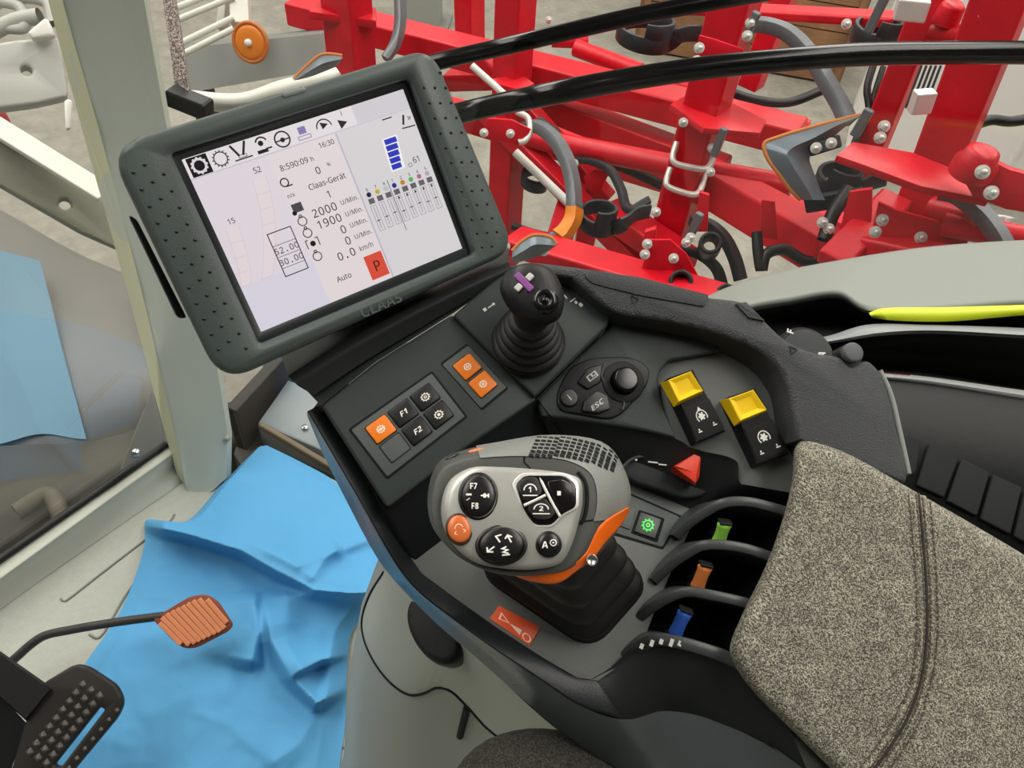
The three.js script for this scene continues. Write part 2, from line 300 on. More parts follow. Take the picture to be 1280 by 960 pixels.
// ---------------------------------------------------------------- terminal (monitor) on the console's front end
const MF = new Frame(V(-0.1498, 1.25 - 0.3313, -0.5014), V(.787, .105, -.608), V(.4444, .587, .6767));
{
  const t = thing('terminal_monitor', 'charcoal operator terminal with bright data screen tilted above the console', 'monitor', MF);
  const outer = roundCorners(MF.ps([[133, 184], [538, 60], [643, 313], [277, 480]], .003), [.025, .02, .022, .025], 8);
  const sw = .177, sh = .1327;
  const rect = (w, h, r, dz = 0) => roundCorners([V(-w / 2, 0, -h / 2 + dz), V(w / 2, 0, -h / 2 + dz), V(w / 2, 0, h / 2 + dz), V(-w / 2, 0, h / 2 + dz)], r, 3);
  const win = rect(sw + .010, sh + .012, .0035, .001);
  add(t, 'bezel', slab(outer, -.010, .008, { bevel: .0045, seg: 5, holes: [win.slice().reverse()] }), M.bezel);
  const c = outer.reduce((s, p) => s.add(p), V(0, 0, 0)).multiplyScalar(1 / outer.length);
  const shrink = k => outer.map(p => V(c.x + (p.x - c.x) * k, 0, c.z + (p.z - c.z) * k));
  add(t, 'housing', slab(shrink(.965), -.036, -.009, { bevel: .008, seg: 3 }), M.black);
  add(t, 'screen_surround', slab(rect(sw + .025, sh + .025, .004), -.008, -.001, { bevel: .0003, holes: [rect(sw - .001, sh - .001, .0005).reverse()] }), plain(0x23292a, .35));
  const tex = canvasTex(1024, 768, drawScreen);
  const sg = slab(rect(sw, sh, .0004), -.006, -.0015, { bevel: .0001, seg: 1 });
  fitUV(sg, -sw / 2, sw / 2, -sh / 2, sh / 2);
  add(t, 'screen', sg, new THREE.MeshStandardMaterial({ color: 0x0a0a0a, roughness: .3, emissive: 0xffffff, emissiveMap: tex, emissiveIntensity: .84 }), { label: 'bright pale screen with status icons and figures' });
  const gl = new THREE.RectAreaLight(0xf2e6ee, .5, sw, sh); gl.name = 'screen_glow'; gl.position.set(0, .0005, 0); gl.rotation.x = Math.PI / 2; t.add(gl);
  // rows of small studs on both side grips of the bezel
  const dots = [];
  const stud = lathe([[0, .0008], [.0009, .0006], [.0013, 0]], 8);
  for (const [sx, cols] of [[-1, 3], [1, 3]]) for (let i = 0; i < 13; i++) for (let j = 0; j < cols; j++) {
    const z = .84 * (-.086 + i * .0142 + (j - 1) * .003 + (sx > 0 ? .002 : .004)), x = .84 * (sx * (.1195 + j * .0105) - (sx < 0 ? .004 : -.001));
    if (z < -.070 || z > .074 || Math.abs(x) > .130) continue;
    const s = stud.clone(); s.translate(x, .008, z); dots.push(s);
  }
  add(t, 'grip_stud', merge(dots), plain(0x101312, .4), { kind: 'stuff' });
  // raised maker's lettering below the screen and a small pill shaped lens above it
  const txt = new TextGeometry('CLAAS', { font: FONT_BOLD, size: .0072, depth: .0008, curveSegments: 4, bevelEnabled: false });
  txt.computeBoundingBox(); const tw = txt.boundingBox.max.x; txt.scale(1.22, 1, 1); txt.rotateX(-Math.PI / 2); { const q = MF.p(476, 382, .008); txt.translate(q.x - tw * .61, .0077, q.z + .0034); }
  add(t, 'lettering', txt, plain(0x59625f, .3));
  const pill = new THREE.CapsuleGeometry(.0022, .014, 4, 12); pill.rotateZ(Math.PI / 2); pill.scale(1, .35, 1); pill.translate(.003, .008, -.0853);
  add(t, 'sensor_lens', pill, plain(0x7d8482, .25));
  const key = slab(roundCorners(MF.ps([[160, 268], [171, 274], [234, 398], [222, 398]], -.010), .003), -.028, -.009, { bevel: .002 });
  add(t, 'side_handle', key, M.black);
  const neck = loft([V(.02, -.034, .02), V(.02, -.06, .05), V(.02, -.085, .075)].map((p, i) => [[-.05, -.02], [.05, -.02], [.05, .025], [-.05, .025]].map(([a, b]) => V(p.x + a, p.y, p.z + b))), { closed: true, capStart: true, capEnd: true, crease: .5 });
  add(t, 'mount_neck', neck, M.black);
}
function drawScreen(g, W, H) {
  g.fillStyle = '#ece2ea'; g.fillRect(0, 0, W, H);
  g.fillStyle = '#e3dfe2'; g.fillRect(650, 90, W - 650, H - 90);
  g.fillStyle = '#efe4e6'; g.fillRect(330, 90, 316, H - 90);
  g.fillStyle = '#e4dfec'; g.fillRect(0, 560, 330, 208);
  g.fillStyle = '#f1e9ec'; g.fillRect(0, 0, 760, 84);
  g.fillStyle = '#dcd6dd'; g.fillRect(760, 0, W - 760, 84);
  g.fillStyle = '#c9bfd2'; g.fillRect(0, 86, W, 3); g.fillRect(645, 92, 7, H);
  for (const [x0, y0, x1, y1, w] of [[262, 165, 118, 560, 60], [74, 315, 20, 560, 54]]) {
    g.fillStyle = '#f1e3e7'; g.beginPath(); g.moveTo(x0 - w / 2, y0); g.quadraticCurveTo(x0 - w * .75, y0 + 190, x1 - w / 2 + 10, y1); g.lineTo(x1 + w / 2, y1); g.quadraticCurveTo(x0 + w * .2, y0 + 190, x0 + w / 2, y0); g.fill();
    g.strokeStyle = '#e2cdd3'; g.lineWidth = 2; g.stroke(); for (let k = 1; k < 4; k++) { const y = y0 + k * 62, x = x0 - k * k * 5; g.beginPath(); g.moveTo(x - w / 2, y); g.lineTo(x + w / 2, y + 4); g.stroke(); }
  }
  const T = (s, x, y, size, al = 'center', col = '#161318', f = 'sans-serif') => { g.fillStyle = col; g.font = `${size}px ${f}`; g.textAlign = al; g.textBaseline = 'middle'; g.fillText(s, x, y); };
  const gear = (x, y, r, n, lw, fill) => { g.strokeStyle = fill; g.lineWidth = lw; g.beginPath(); g.arc(x, y, r, 0, 7); g.stroke(); for (let i = 0; i < n; i++) { const a = i / n * 6.2832; g.beginPath(); g.moveTo(x + Math.cos(a) * r, y + Math.sin(a) * r); g.lineTo(x + Math.cos(a) * (r + 8), y + Math.sin(a) * (r + 8)); g.stroke(); } };
  g.fillStyle = '#060606'; g.fillRect(16, 6, 84, 78); g.fillStyle = '#ece2ea'; g.beginPath(); g.arc(58, 45, 30, 0, 7); g.fill(); gear(58, 45, 27, 12, 8, '#ece2ea'); g.fillStyle = '#0a0a0a'; g.beginPath(); g.arc(58, 45, 21, 0, 7); g.fill();
  gear(148, 45, 27, 14, 4, '#121212');
  g.strokeStyle = '#101010'; g.lineWidth = 9; g.beginPath(); g.moveTo(202, 8); g.lineTo(224, 58); g.moveTo(266, 6); g.lineTo(240, 58); g.stroke(); g.lineWidth = 5; g.beginPath(); g.moveTo(200, 72); g.lineTo(276, 72); g.stroke(); g.lineWidth = 2; g.strokeRect(220, 56, 34, 10);
  g.lineWidth = 6; g.beginPath(); g.arc(330, 36, 24, 3.5, 6); g.stroke(); g.fillStyle = '#101010'; g.beginPath(); g.arc(326, 36, 11, 0, 7); g.fill(); g.fillRect(300, 62, 46, 14); g.fillRect(340, 60, 26, 6);
  g.lineWidth = 6; g.beginPath(); g.arc(419, 47, 32, 0, 7); g.stroke(); g.lineWidth = 5; g.beginPath(); g.moveTo(388, 50); g.lineTo(450, 50); g.stroke(); g.fillStyle = '#101010'; g.beginPath(); g.arc(419, 50, 10, 0, 7); g.fill();
  g.fillStyle = '#8d82b4'; g.fillRect(496, 22, 34, 30); g.strokeStyle = '#8d82b4'; g.lineWidth = 3; g.strokeRect(486, 60, 56, 14);
  g.strokeStyle = '#18151b'; g.lineWidth = 5; g.beginPath(); g.arc(612, 54, 34, 3.2, 6.25); g.stroke(); g.fillStyle = '#101010'; g.beginPath(); g.moveTo(598, 30); g.lineTo(632, 44); g.lineTo(602, 60); g.fill();
  g.beginPath(); g.moveTo(678, 42); g.lineTo(718, 60); g.lineTo(682, 82); g.fill(); T('i', 706, 20, 30);
  T('8:590:09', 424, 158, 34); T('h', 506, 160, 28); T('16:30', 592, 120, 30);
  T('0', 511, 213, 44); T('%', 566, 205, 22); T('Claas-Gerät', 530, 270, 34); T('1', 516, 323, 42);
  for (const [s, y] of [['2000', 380], ['1900', 432], ['0', 486], ['0', 539], ['0.0', 592]]) T(s, 530, y, 50, 'right', '#221d22', 'monospace');
  for (const y of [376, 430, 482, 536]) T('U/Min.', 548, y, 29, 'left', '#4a4048');
  T('km/h', 548, 592, 30, 'left', '#4a4048');
  g.strokeStyle = '#222'; g.lineWidth = 5; g.beginPath(); g.arc(354, 216, 17, 0, 7); g.stroke(); g.beginPath(); g.moveTo(354, 234); g.lineTo(384, 234); g.stroke();
  T('n/x', 358, 275, 24); g.fillStyle = '#4a4750'; g.fillRect(340, 312, 46, 38); g.fillStyle = '#111'; g.beginPath(); g.arc(342, 350, 10, 0, 7); g.fill();
  for (const y of [386, 440, 548]) { g.strokeStyle = '#3a353c'; g.lineWidth = 4; g.beginPath(); g.arc(360, y + 6, 19, 0, 7); g.stroke(); g.beginPath(); g.arc(360, y - 16, 6, 0, 7); g.stroke(); }
  g.fillStyle = '#111'; g.beginPath(); g.arc(364, 496, 12, 0, 7); g.fill(); g.strokeStyle = '#333'; g.lineWidth = 4; g.beginPath(); g.moveTo(336, 512); g.lineTo(336, 476); g.lineTo(348, 476); g.moveTo(380, 476); g.lineTo(392, 476); g.lineTo(392, 512); g.stroke();
  T('Auto', 434, 682, 34); g.fillStyle = '#e5513c'; g.fillRect(551, 632, 88, 112); T('P', 597, 690, 66, 'center', '#3a1410');
  T('52', 268, 132, 32); T('15', 82, 292, 30);
  g.strokeStyle = '#2a262c'; g.lineWidth = 4; g.strokeRect(196, 394, 106, 192); g.lineWidth = 2; g.strokeRect(196, 450, 106, 50); g.strokeRect(196, 500, 106, 50); T('52.00', 249, 476, 38, 'center', '#1d191e', 'monospace'); T('30.00', 249, 526, 38, 'center', '#1d191e', 'monospace'); T('↑', 249, 424, 40); T('↓', 249, 568, 40);
  g.fillStyle = '#101010'; g.fillRect(874, 98, 48, 5); g.lineWidth = 9; g.strokeStyle = '#101010'; g.beginPath(); g.moveTo(978, 108); g.lineTo(962, 148); g.stroke(); g.lineWidth = 5; g.beginPath(); g.moveTo(950, 162); g.lineTo(1016, 166); g.stroke(); T('»', 1000, 124, 40);
  g.fillStyle = '#ffffff'; g.beginPath(); g.moveTo(838, 178); g.lineTo(914, 178); g.lineTo(896, 326); g.lineTo(826, 326); g.fill();
  for (let k = 0; k < 5; k++) { g.fillStyle = '#2231c4'; const y = 184 + k * 28, x = 846 - k * 2.6; g.fillRect(x, y, 60 - k * 3, 23); }
  T('61', 962, 310, 36); g.strokeStyle = '#555'; g.lineWidth = 2; g.strokeRect(916, 316, 16, 14);
  const cols = ['#151a3a', '#c9b832', '#c9c5c9', '#1d2c8c', '#c58a1e', '#58b84a', '#b86a9c', '#b7b2b7'];
  for (let k = 0; k < 8; k++) {
    const x = 686 + k * 43; g.fillStyle = cols[k]; g.beginPath(); g.arc(x, 384, 11, 0, 7); g.fill(); T(String([6, 7, 8, 1, 2, 3, 4, 5][k]), x, 360, 20);
    g.fillStyle = '#6a646c'; g.fillRect(x - 13, 402, 28, 24); g.strokeStyle = '#8d868d'; g.lineWidth = 2; g.strokeRect(x - 14, 434, 26, 116); g.fillStyle = '#bdb6bd'; g.fillRect(x - 4, 440, 6, 100); g.fillStyle = '#333'; g.fillRect(x - 9, 502 - (k % 3) * 4, 16, 4);
    if (k > 2) { g.fillStyle = '#222'; g.beginPath(); g.moveTo(x - 6, 446); g.lineTo(x, 432); g.lineTo(x + 6, 446); g.fill(); }
  }
  g.fillStyle = '#55505a'; g.fillRect(790, 350, 3, 240);
}

// ---------------------------------------------------------------- the armrest console
const KF = (() => { const Y = V(.1093, .8584, .5013), o = at(510, 530, .62); const t = new Frame(o, V(1, 0, 0), Y); const a = t.w(t.p(437, 537)), b = t.w(t.p(540, 465)); return new Frame(o, b.sub(a), Y); })();
const H = { well: -.024, ledge: -.003, tray: -.011, plate: .006, rail: .024 };
// the lever well's floor falls away towards its far end
const WF = (() => { const a = KF.w(KF.p(560, 620, -.040)), b = KF.w(KF.p(880, 630, -.044)), c = KF.w(KF.p(720, 850, -.013)); const n = b.clone().sub(a).cross(c.clone().sub(a)).normalize(); if (n.y < 0) n.negate(); return new Frame(a, KF.X, n); })();
const wl = (px, dh = 0) => px.map(([x, y]) => KF.l(WF.w(WF.p(x, y, dh))));
const toK = g => g.applyMatrix4(WF.m).applyMatrix4(KF.inv);
const wslab = (px, h0, h1, o, r = 0) => { const q = WF.ps(px, h1), g = slab(r ? roundCorners(q, r) : q, h0, h1, o); return g; };
const icon = {
  gear: (g, w, h, s = 1, lw = 5, col = '#f3efe6') => { g.strokeStyle = col; g.lineWidth = lw; g.beginPath(); g.arc(w / 2, h / 2, 17 * s, 0, 7); g.stroke(); g.beginPath(); g.arc(w / 2, h / 2, 6 * s, 0, 7); g.stroke(); for (let i = 0; i < 10; i++) { const a = i * .6283; g.beginPath(); g.moveTo(w / 2 + Math.cos(a) * 17 * s, h / 2 + Math.sin(a) * 17 * s); g.lineTo(w / 2 + Math.cos(a) * 24 * s, h / 2 + Math.sin(a) * 24 * s); g.stroke(); } },
  text: (s, size, col = '#f3efe6', f = 'italic bold') => (g, w, h) => { g.fillStyle = col; g.font = `${f} ${size}px sans-serif`; g.textAlign = 'center'; g.textBaseline = 'middle'; g.fillText(s, w / 2, h / 2); },
};
const faceMat = (bg, draw, rough = .4, o = {}) => new THREE.MeshStandardMaterial({ roughness: rough, side: THREE.DoubleSide, map: canvasTex(128, 128, (g, w, h) => { g.fillStyle = bg; g.fillRect(0, 0, w, h); draw && draw(g, w, h); }), ...o });
function boundsXZ(pts) { const x = pts.map(p => p.x), z = pts.map(p => p.z); return [Math.min(...x), Math.max(...x), Math.min(...z), Math.max(...z)]; }
const console_ = thing('armrest_console', 'dark grey armrest console carrying buttons, levers and switches', 'control console', KF);
{
  const c = console_, f = KF;
  // --- deck with the two button panels
  const deckTop = f.ps([[401, 507], [470, 452], [566, 392], [672, 499], [580, 562], [484, 636]], 0);
  add(c, 'front_deck', slab(roundCorners(deckTop, .004), -.05, 0, { bevel: .0025, seg: 3 }), M.deck);
  // front slope running down under the terminal
  const s0 = f.ps([[401, 507], [470, 452], [566, 392], [640, 340]], 0), s1 = f.ps([[366, 470], [434, 424], [524, 378], [610, 335]], -.03), s2 = f.ps([[352, 440], [420, 396], [510, 350], [600, 315]], -.09);
  add(c, 'front_slope', loft([s0, s1, s2]), M.deck);
  const m0 = f.ps([[360, 470], [420, 432], [490, 396], [560, 362], [636, 328]], .012), m1 = f.ps([[372, 482], [440, 440], [505, 404], [572, 370], [640, 340]], .006), m2 = f.ps([[392, 494], [455, 452], [520, 413], [566, 386], [640, 346]], .0005);
  add(c, 'added_shadow_cowl', loft([f.ps([[350, 440], [420, 400], [490, 370], [560, 340], [636, 310]], -.06), m0, m1, m2].map(r => smooth(r, 40, false))), M.inner);  // dark cowl added where the terminal's shadow falls on the console
  // --- left rim and outer side wall
  const rimOut = [[384, 514], [412, 562], [447, 622], [497, 709], [521, 738], [570, 777], [623, 815], [680, 853], [721, 880], [777, 899], [826, 889], [867, 893], [940, 921], [1040, 985]];
  const rimIn = [[401, 507], [430, 553], [470, 622], [510, 692], [527, 717], [575, 752], [623, 786], [680, 823], [721, 847], [745, 851], [769, 836], [826, 801], [880, 815], [960, 880]];
  const out2 = [[384, 520], [405, 570], [430, 620], [470, 695], [490, 722], [542, 776], [600, 826], [640, 862], [690, 905], [745, 945], [800, 975], [850, 1000], [920, 1030], [1010, 1080]];
  const rimLow = rimIn.map(([x, y], i) => i < 3 ? f.p(x, y, -.02) : wl([[x, y]], .001)[0]);
  const cut = r => r.slice(0, 10);
  const rows = [rimLow, rimLow.map((p, i) => p.clone().lerp(f.p(...rimOut[i], -.008), .2).add(V(0, .003, 0))), f.ps(rimOut, -.006).map((p, i) => p.lerp(f.p(...rimIn[i], -.006), .1)), f.ps(rimOut, -.008)].map(r => smooth(cut(r), 70, false));
  add(c, 'inner_rim', loft(rows), M.rim);
  const wall = [f.ps(rimOut, -.008), f.ps(rimOut, -.012).map((p, i) => p.lerp(f.p(...out2[i], -.012), .12)), f.ps(out2, -.045), f.ps(out2, -.06).map(p => p.clone().add(V(.012, 0, -.004))), f.ps(out2, -.075).map(p => p.clone().add(V(.05, 0, -.02)))].map(r => smooth(r, 70, false));
  add(c, 'side_wall', loft(wall), M.sideWall);
  // --- floor of the lever well
  add(c, 'well_floor', toK(wslab([[486, 660], [510, 692], [527, 717], [575, 752], [623, 786], [680, 823], [721, 847], [748, 851], [769, 836], [800, 812], [826, 745], [850, 690], [872, 640], [787, 604], [700, 566], [600, 610]], -.004, 0, { bevel: .0003 })), M.well);
  // dark sloping wall below the deck edge, belly pan under everything
  const dw0 = f.ps([[470, 622], [484, 636], [580, 562], [672, 499], [690, 522]], -.001), dw1 = wl([[500, 690], [520, 702], [610, 634], [690, 570], [720, 580]], -.001);
  add(c, 'deck_wall', loft([dw0, dw0.map((p, k) => p.clone().lerp(dw1[k], .1).add(V(0, -.004, 0))), dw1]), M.rim);
  add(c, 'belly_pan', slab(f.ps([[400, 520], [560, 400], [780, 400], [960, 430], [1120, 560], [1150, 800], [960, 930], [780, 890], [620, 800], [500, 700]], -.11), -.13, -.11, { bevel: .002 }), M.inner);
  // --- two inset button panels
  const panel = (name, px, rows_, cols, cells, ins) => {
    const q = f.ps(px, .0004);
    const lerp = (u, v) => q[0].clone().lerp(q[1], u).lerp(q[3].clone().lerp(q[2], u), v);
    const rimGeo = slab(roundCorners([lerp(-.012, -.02), lerp(1.012, -.02), lerp(1.012, 1.02), lerp(-.012, 1.02)], .002), -.003, .0003, { bevel: .0002 });
    const p = add(c, name, slab(roundCorners([lerp(.012, .02), lerp(.988, .02), lerp(.988, .98), lerp(.012, .98)], .0015), -.003, .0009, { bevel: .0004 }), M.panelGrey);
    add(p, 'panel_seam', rimGeo, M.blackMatt);
    for (let r = 0; r < rows_; r++) for (let k = 0; k < cols; k++) {
      const cell = cells[r][k]; if (!cell) continue;
      const [u0, u1, v0, v1] = ins(r, k), b = [lerp(u0, v0), lerp(u1, v0), lerp(u1, v1), lerp(u0, v1)];
      const gap = [lerp(u0 - .008, v0 - .012), lerp(u1 + .008, v0 - .012), lerp(u1 + .008, v1 + .012), lerp(u0 - .008, v1 + .012)];
      const pts = roundCorners(b, .0016), g = slab(pts, -.002, cell.h ?? .0026, { bevel: .0008, seg: 3 });
      fitUV(g, ...boundsXZ(b)); const m = add(p, 'button', g, cell.mat, { label: cell.label });
      add(m, 'button_gap', slab(roundCorners(gap, .0018), -.002, .0011, { bevel: .0001 }), M.blackMatt);
    }
  };
  const dark = '#0e0f10';
  panel('button_panel', [[437, 537], [540, 465], [583, 521], [484, 598]], 2, 3, [
    [{ mat: faceMat('#ee7d14', (g, w, h) => { icon.gear(g, w, h, 1.1); g.fillStyle = '#f3efe6'; g.fillRect(46, 61, 36, 6); }), label: 'orange square button with a gear sign' }, { mat: faceMat(dark, icon.text('F1', 46)), label: 'black button marked F1' }, { mat: faceMat(dark, (g, w, h) => icon.gear(g, w, h, 1.2, 6)), label: 'black button with a ring sign' }],
    [{ mat: M.panelGrey, h: .0014, label: 'blank grey cover plate' }, { mat: faceMat(dark, icon.text('F2', 46)), label: 'black button marked F2' }, { mat: faceMat(dark, (g, w, h) => { icon.gear(g, w, h, 1.2, 6); g.fillStyle = '#f3efe6'; g.fillRect(58, 58, 12, 12); }), label: 'black button with a ring sign' }],
  ], (r, k) => [.125 + k * .272, .125 + k * .272 + .235, .13 + r * .385, .13 + r * .385 + .335]);
  panel('orange_button_panel', [[551.5, 455], [584.5, 430.5], [634.5, 485], [602, 512]], 2, 1, [[{ mat: faceMat('#ee7d14', (g, w, h) => icon.gear(g, w, h, 1)), label: 'orange square button' }], [{ mat: faceMat('#ee7d14', (g, w, h) => icon.gear(g, w, h, 1)), label: 'orange square button' }]],
    (r) => [.2, .84, .14 + r * .385, .14 + r * .385 + .33]);
  // --- plate under the small joystick
  const plate = f.ps([[566, 394], [640, 330], [712, 342], [764, 388], [760, 408], [669, 497]], H.plate);
  add(c, 'joystick_plate', slab(roundCorners(plate, .003), -.03, H.plate, { bevel: .0025, seg: 3 }), M.deck);
  const mark = (pxs, name) => pxs.forEach(([x, y, w, hh]) => { const p = f.p(x, y, H.plate); const g = new THREE.BoxGeometry(w, .0003, hh); g.translate(p.x, H.plate + .0001, p.z); add(c, name, g, plain(0xd6d6d0, .5)); });
  mark([[606, 387, .0028, .0028], [613, 383, .005, .0009], [617, 380, .002, .002]], 'printed_mark'); mark([[707, 371, .0012, .004], [716, 375, .006, .0009], [720, 378, .0022, .0026], [726, 381, .0028, .0034]], 'printed_mark');
  // --- ledge with the key pod, tray with the yellow switches
  const ledge = f.ps([[672, 499], [760, 410], [770, 390], [900, 395], [900, 440], [838, 450], [822, 468], [828, 505], [846, 548], [800, 537], [700, 522], [678, 521]], H.ledge);
  add(c, 'ledge', slab(roundCorners(ledge, [.001, .001, .001, .001, .001, .004, .008, .008, .003, .004, .004, .004]), -.03, H.ledge, { bevel: .0022, seg: 3 }), M.deck);
  const tray = f.ps([[815, 440], [900, 380], [985, 430], [1005, 500], [1010, 620], [924, 605], [921, 577], [867, 561], [840, 552], [820, 510]], H.tray);
  add(c, 'switch_tray', slab(tray, -.03, H.tray, { bevel: .0015 }), M.well);
  const podPx = [[697, 494], [712, 462], [732, 450], [762, 446], [795, 449], [811, 462], [809, 480], [792, 502], [768, 522], [725, 518], [700, 511]];
  const podOut = smooth(podPx, 60), podPts = f.ps(podOut, H.ledge + .002);
  const pod = add(c, 'key_pod', slab(podPts, -.006, H.ledge + .0022, { bevel: .0012, seg: 3 }), M.black);
  const disc = (parent, name, px, py, h0, h1, r, mat, lab) => { const p = f.p(px, py, h1); const g = lathe([[0, h1], [r * .8, h1], [r * .95, h1 - .0006], [r, h1 - .0018], [r * 1.03, h0]], 32); g.translate(p.x, 0, p.z); fitUV(g, p.x - r, p.x + r, p.z - r, p.z + r); return add(parent, name, g, mat, lab && { label: lab }); };
  disc(pod, 'key', 712, 497, H.ledge, H.ledge + .0048, .0078, faceMat('#141516', icon.text('i', 60, '#b9b9b4', 'bold')), 'round black key marked i');
  const keyPoly = (px, h, mat, lab) => { const q = f.ps(px, h), g = slab(roundCorners(q, .002), H.ledge, h, { bevel: .0012, seg: 3 }); fitUV(g, ...boundsXZ(q)); add(pod, 'key', g, mat, { label: lab }); };
  keyPoly([[722, 478], [735, 459], [753, 455], [751, 478], [735, 487]], H.ledge + .0045, faceMat('#141516', (g) => { g.strokeStyle = '#b9b9b4'; g.lineWidth = 7; g.strokeRect(44, 46, 40, 34); g.beginPath(); g.moveTo(64, 46); g.lineTo(64, 66); g.lineTo(84, 66); g.stroke(); }), 'black key with a page sign');
  keyPoly([[730, 501], [746, 488], [760, 494], [764, 511], [748, 517], [728, 514]], H.ledge + .0055, faceMat('#141516', icon.text('ESC', 38, '#b9b9b4', 'bold italic')), 'black key marked ESC');
  const kp = f.p(783, 474, H.ledge + .012);
  const knob = lathe([[0, .0125], [.0085, .0125], [.0102, .0118], [.0108, .010], [.0108, .002], [.013, 0]], 40); knob.translate(kp.x, H.ledge + .001, kp.z);
  add(pod, 'turn_knob', knob, M.blackGloss);
  const collar = lathe([[.012, .0022], [.0175, .0018], [.0185, 0]], 40); collar.translate(kp.x, H.ledge + .002, kp.z); add(pod, 'knob_collar', collar, M.black);
  const ridge = tube(f.ps([[757, 453], [752, 470], [762, 487], [780, 503], [778, 512]], H.ledge + .003), .0009, 30, 6); add(pod, 'divider_ridge', ridge, M.panelGrey);
  // --- wall facing the lever well below ledge and tray, with the curved throttle quadrant in it
  const lw = [[672, 501], [678, 521], [700, 522], [750, 530], [800, 537], [846, 549], [867, 561], [921, 577], [926, 605], [990, 620]], lb = [[690, 566], [700, 570], [715, 576], [750, 592], [790, 608], [822, 622], [845, 632], [868, 640], [884, 640], [985, 640]];
  const l0 = f.ps(lw, H.ledge - .002), l1 = lb.map(([x, y], k) => k < 8 ? wl([[x, y]], -.002)[0] : f.p(x, y, -.055));
  add(c, 'ledge_wall', loft([l0, l0.map((p, k) => p.clone().lerp(l1[k], .08).add(V(0, -.003, 0))), l1].map(r => smooth(r, 60, false))), M.inner);
  const tw0 = [[760, 389], [820, 398], [870, 408], [910, 420], [950, 437], [975, 460], [988, 490], [993, 520], [1000, 549]], tw1 = [[762, 404], [815, 412], [866, 426], [905, 442], [940, 464], [960, 490], [974, 528], [986, 560], [998, 590]];
  const q0 = f.ps(tw0, H.rail - .004), q1 = f.ps(tw1, H.tray + .0005);
  add(c, 'tray_wall', loft([q0, q0.map((p, k) => p.clone().lerp(q1[k], .5).add(V(0, -.003, 0))), q1].map(r => smooth(r, 60, false))), M.rail);
  const quad = wl(smooth([[775, 590], [785, 575], [805, 567], [830, 568], [860, 578], [885, 598], [884, 615], [860, 623], [820, 612], [790, 602]], 50), .012);
  const qd = add(c, 'throttle_quadrant', slab(quad, -.05, -.03, { bevel: .002, seg: 3 }), M.inner);
  add(qd, 'quadrant_rim', tube(f.ps([[778, 584], [790, 574], [808, 570], [828, 573], [845, 583]], -.026), .0016, 40, 6), M.fin);
  for (const [x, y, w] of [[795, 575, .002], [816, 578, .009], [828, 581, .007]]) { const p = f.p(x, y, -.0245), g = new THREE.BoxGeometry(w, .0006, .0012); g.rotateY(-.75); g.translate(p.x, p.y + .0006, p.z); add(qd, 'scale_mark', g, plain(0xd0d0cc, .5)); }
  // --- small panel with the lit green key, behind the lever boot
  const grp = add(c, 'green_key_panel', toK(wslab([[770, 642], [786, 618], [850, 646], [828, 684], [762, 664]], -.003, .0014, { bevel: .0005 }, .002)), M.panelGrey);
  add(grp, 'panel_seam', toK(wslab([[766, 642], [785, 615], [853, 645], [829, 687], [758, 666]], -.003, .0006, { bevel: .0002 }, .002)), M.blackMatt);
  const gq = WF.ps([[801, 640], [827, 649], [819, 673], [793, 664]], .004), gg = slab(roundCorners(gq, .001), 0, .004, { bevel: .0006 }); fitUV(gg, ...boundsXZ(gq));
  const greenTex = canvasTex(128, 128, (g, w, h) => { g.fillStyle = '#000'; g.fillRect(0, 0, w, h); g.save(); g.translate(64, 64); g.scale(1.1, 1.1); g.translate(-64, -64); icon.gear(g, w, h, 1.1, 6, '#2bff4a'); g.restore(); });
  add(grp, 'lit_key', toK(gg), new THREE.MeshStandardMaterial({ color: 0x3a423c, roughness: .4, emissive: 0xffffff, emissiveMap: greenTex, emissiveIntensity: .9 }), { label: 'key with a glowing green gear sign' });
  add(grp, 'key_frame', toK(wslab([[799, 637], [831, 648], [822, 678], [789, 666]], 0, .0022, { bevel: .0003 }, .001)), M.blackMatt);
  add(grp, 'blank_key', toK(wslab([[780, 630], [796, 636], [788, 662], [772, 656]], 0, .003, { bevel: .0006 }, .001)), M.panelGrey);
  // --- orange sign plate
  const oq = WF.ps([[624, 757], [675, 784], [662, 807], [612, 773]], .001), og = slab(oq, 0, .001, { bevel: .0002 });
  { // picture follows the plate's long side
    const o = oq[0], ux = oq[1].clone().sub(oq[0]), uz = oq[3].clone().sub(oq[0]), p = og.attributes.position, uv = new Float32Array(p.count * 2);
    for (let i = 0; i < p.count; i++) { const d = V(p.getX(i) - o.x, 0, p.getZ(i) - o.z); uv[2 * i] = d.dot(ux) / ux.lengthSq(); uv[2 * i + 1] = 1 - d.dot(uz) / uz.lengthSq(); }
    og.setAttribute('uv', new THREE.BufferAttribute(uv, 2));
  }
  add(c, 'sign_plate', toK(og), faceMat('#d9532a', (g) => { g.strokeStyle = '#f3cdb8'; g.lineWidth = 5; g.beginPath(); g.moveTo(16, 34); g.lineTo(16, 82); g.lineTo(44, 58); g.closePath(); g.stroke(); g.fillStyle = '#f3cdb8'; g.beginPath(); g.moveTo(46, 58); g.lineTo(86, 36); g.lineTo(86, 80); g.fill(); g.beginPath(); g.ellipse(106, 60, 12, 26, 0, 0, 7); g.stroke(); }), { label: 'orange plate with a forward and reverse sign' });
}
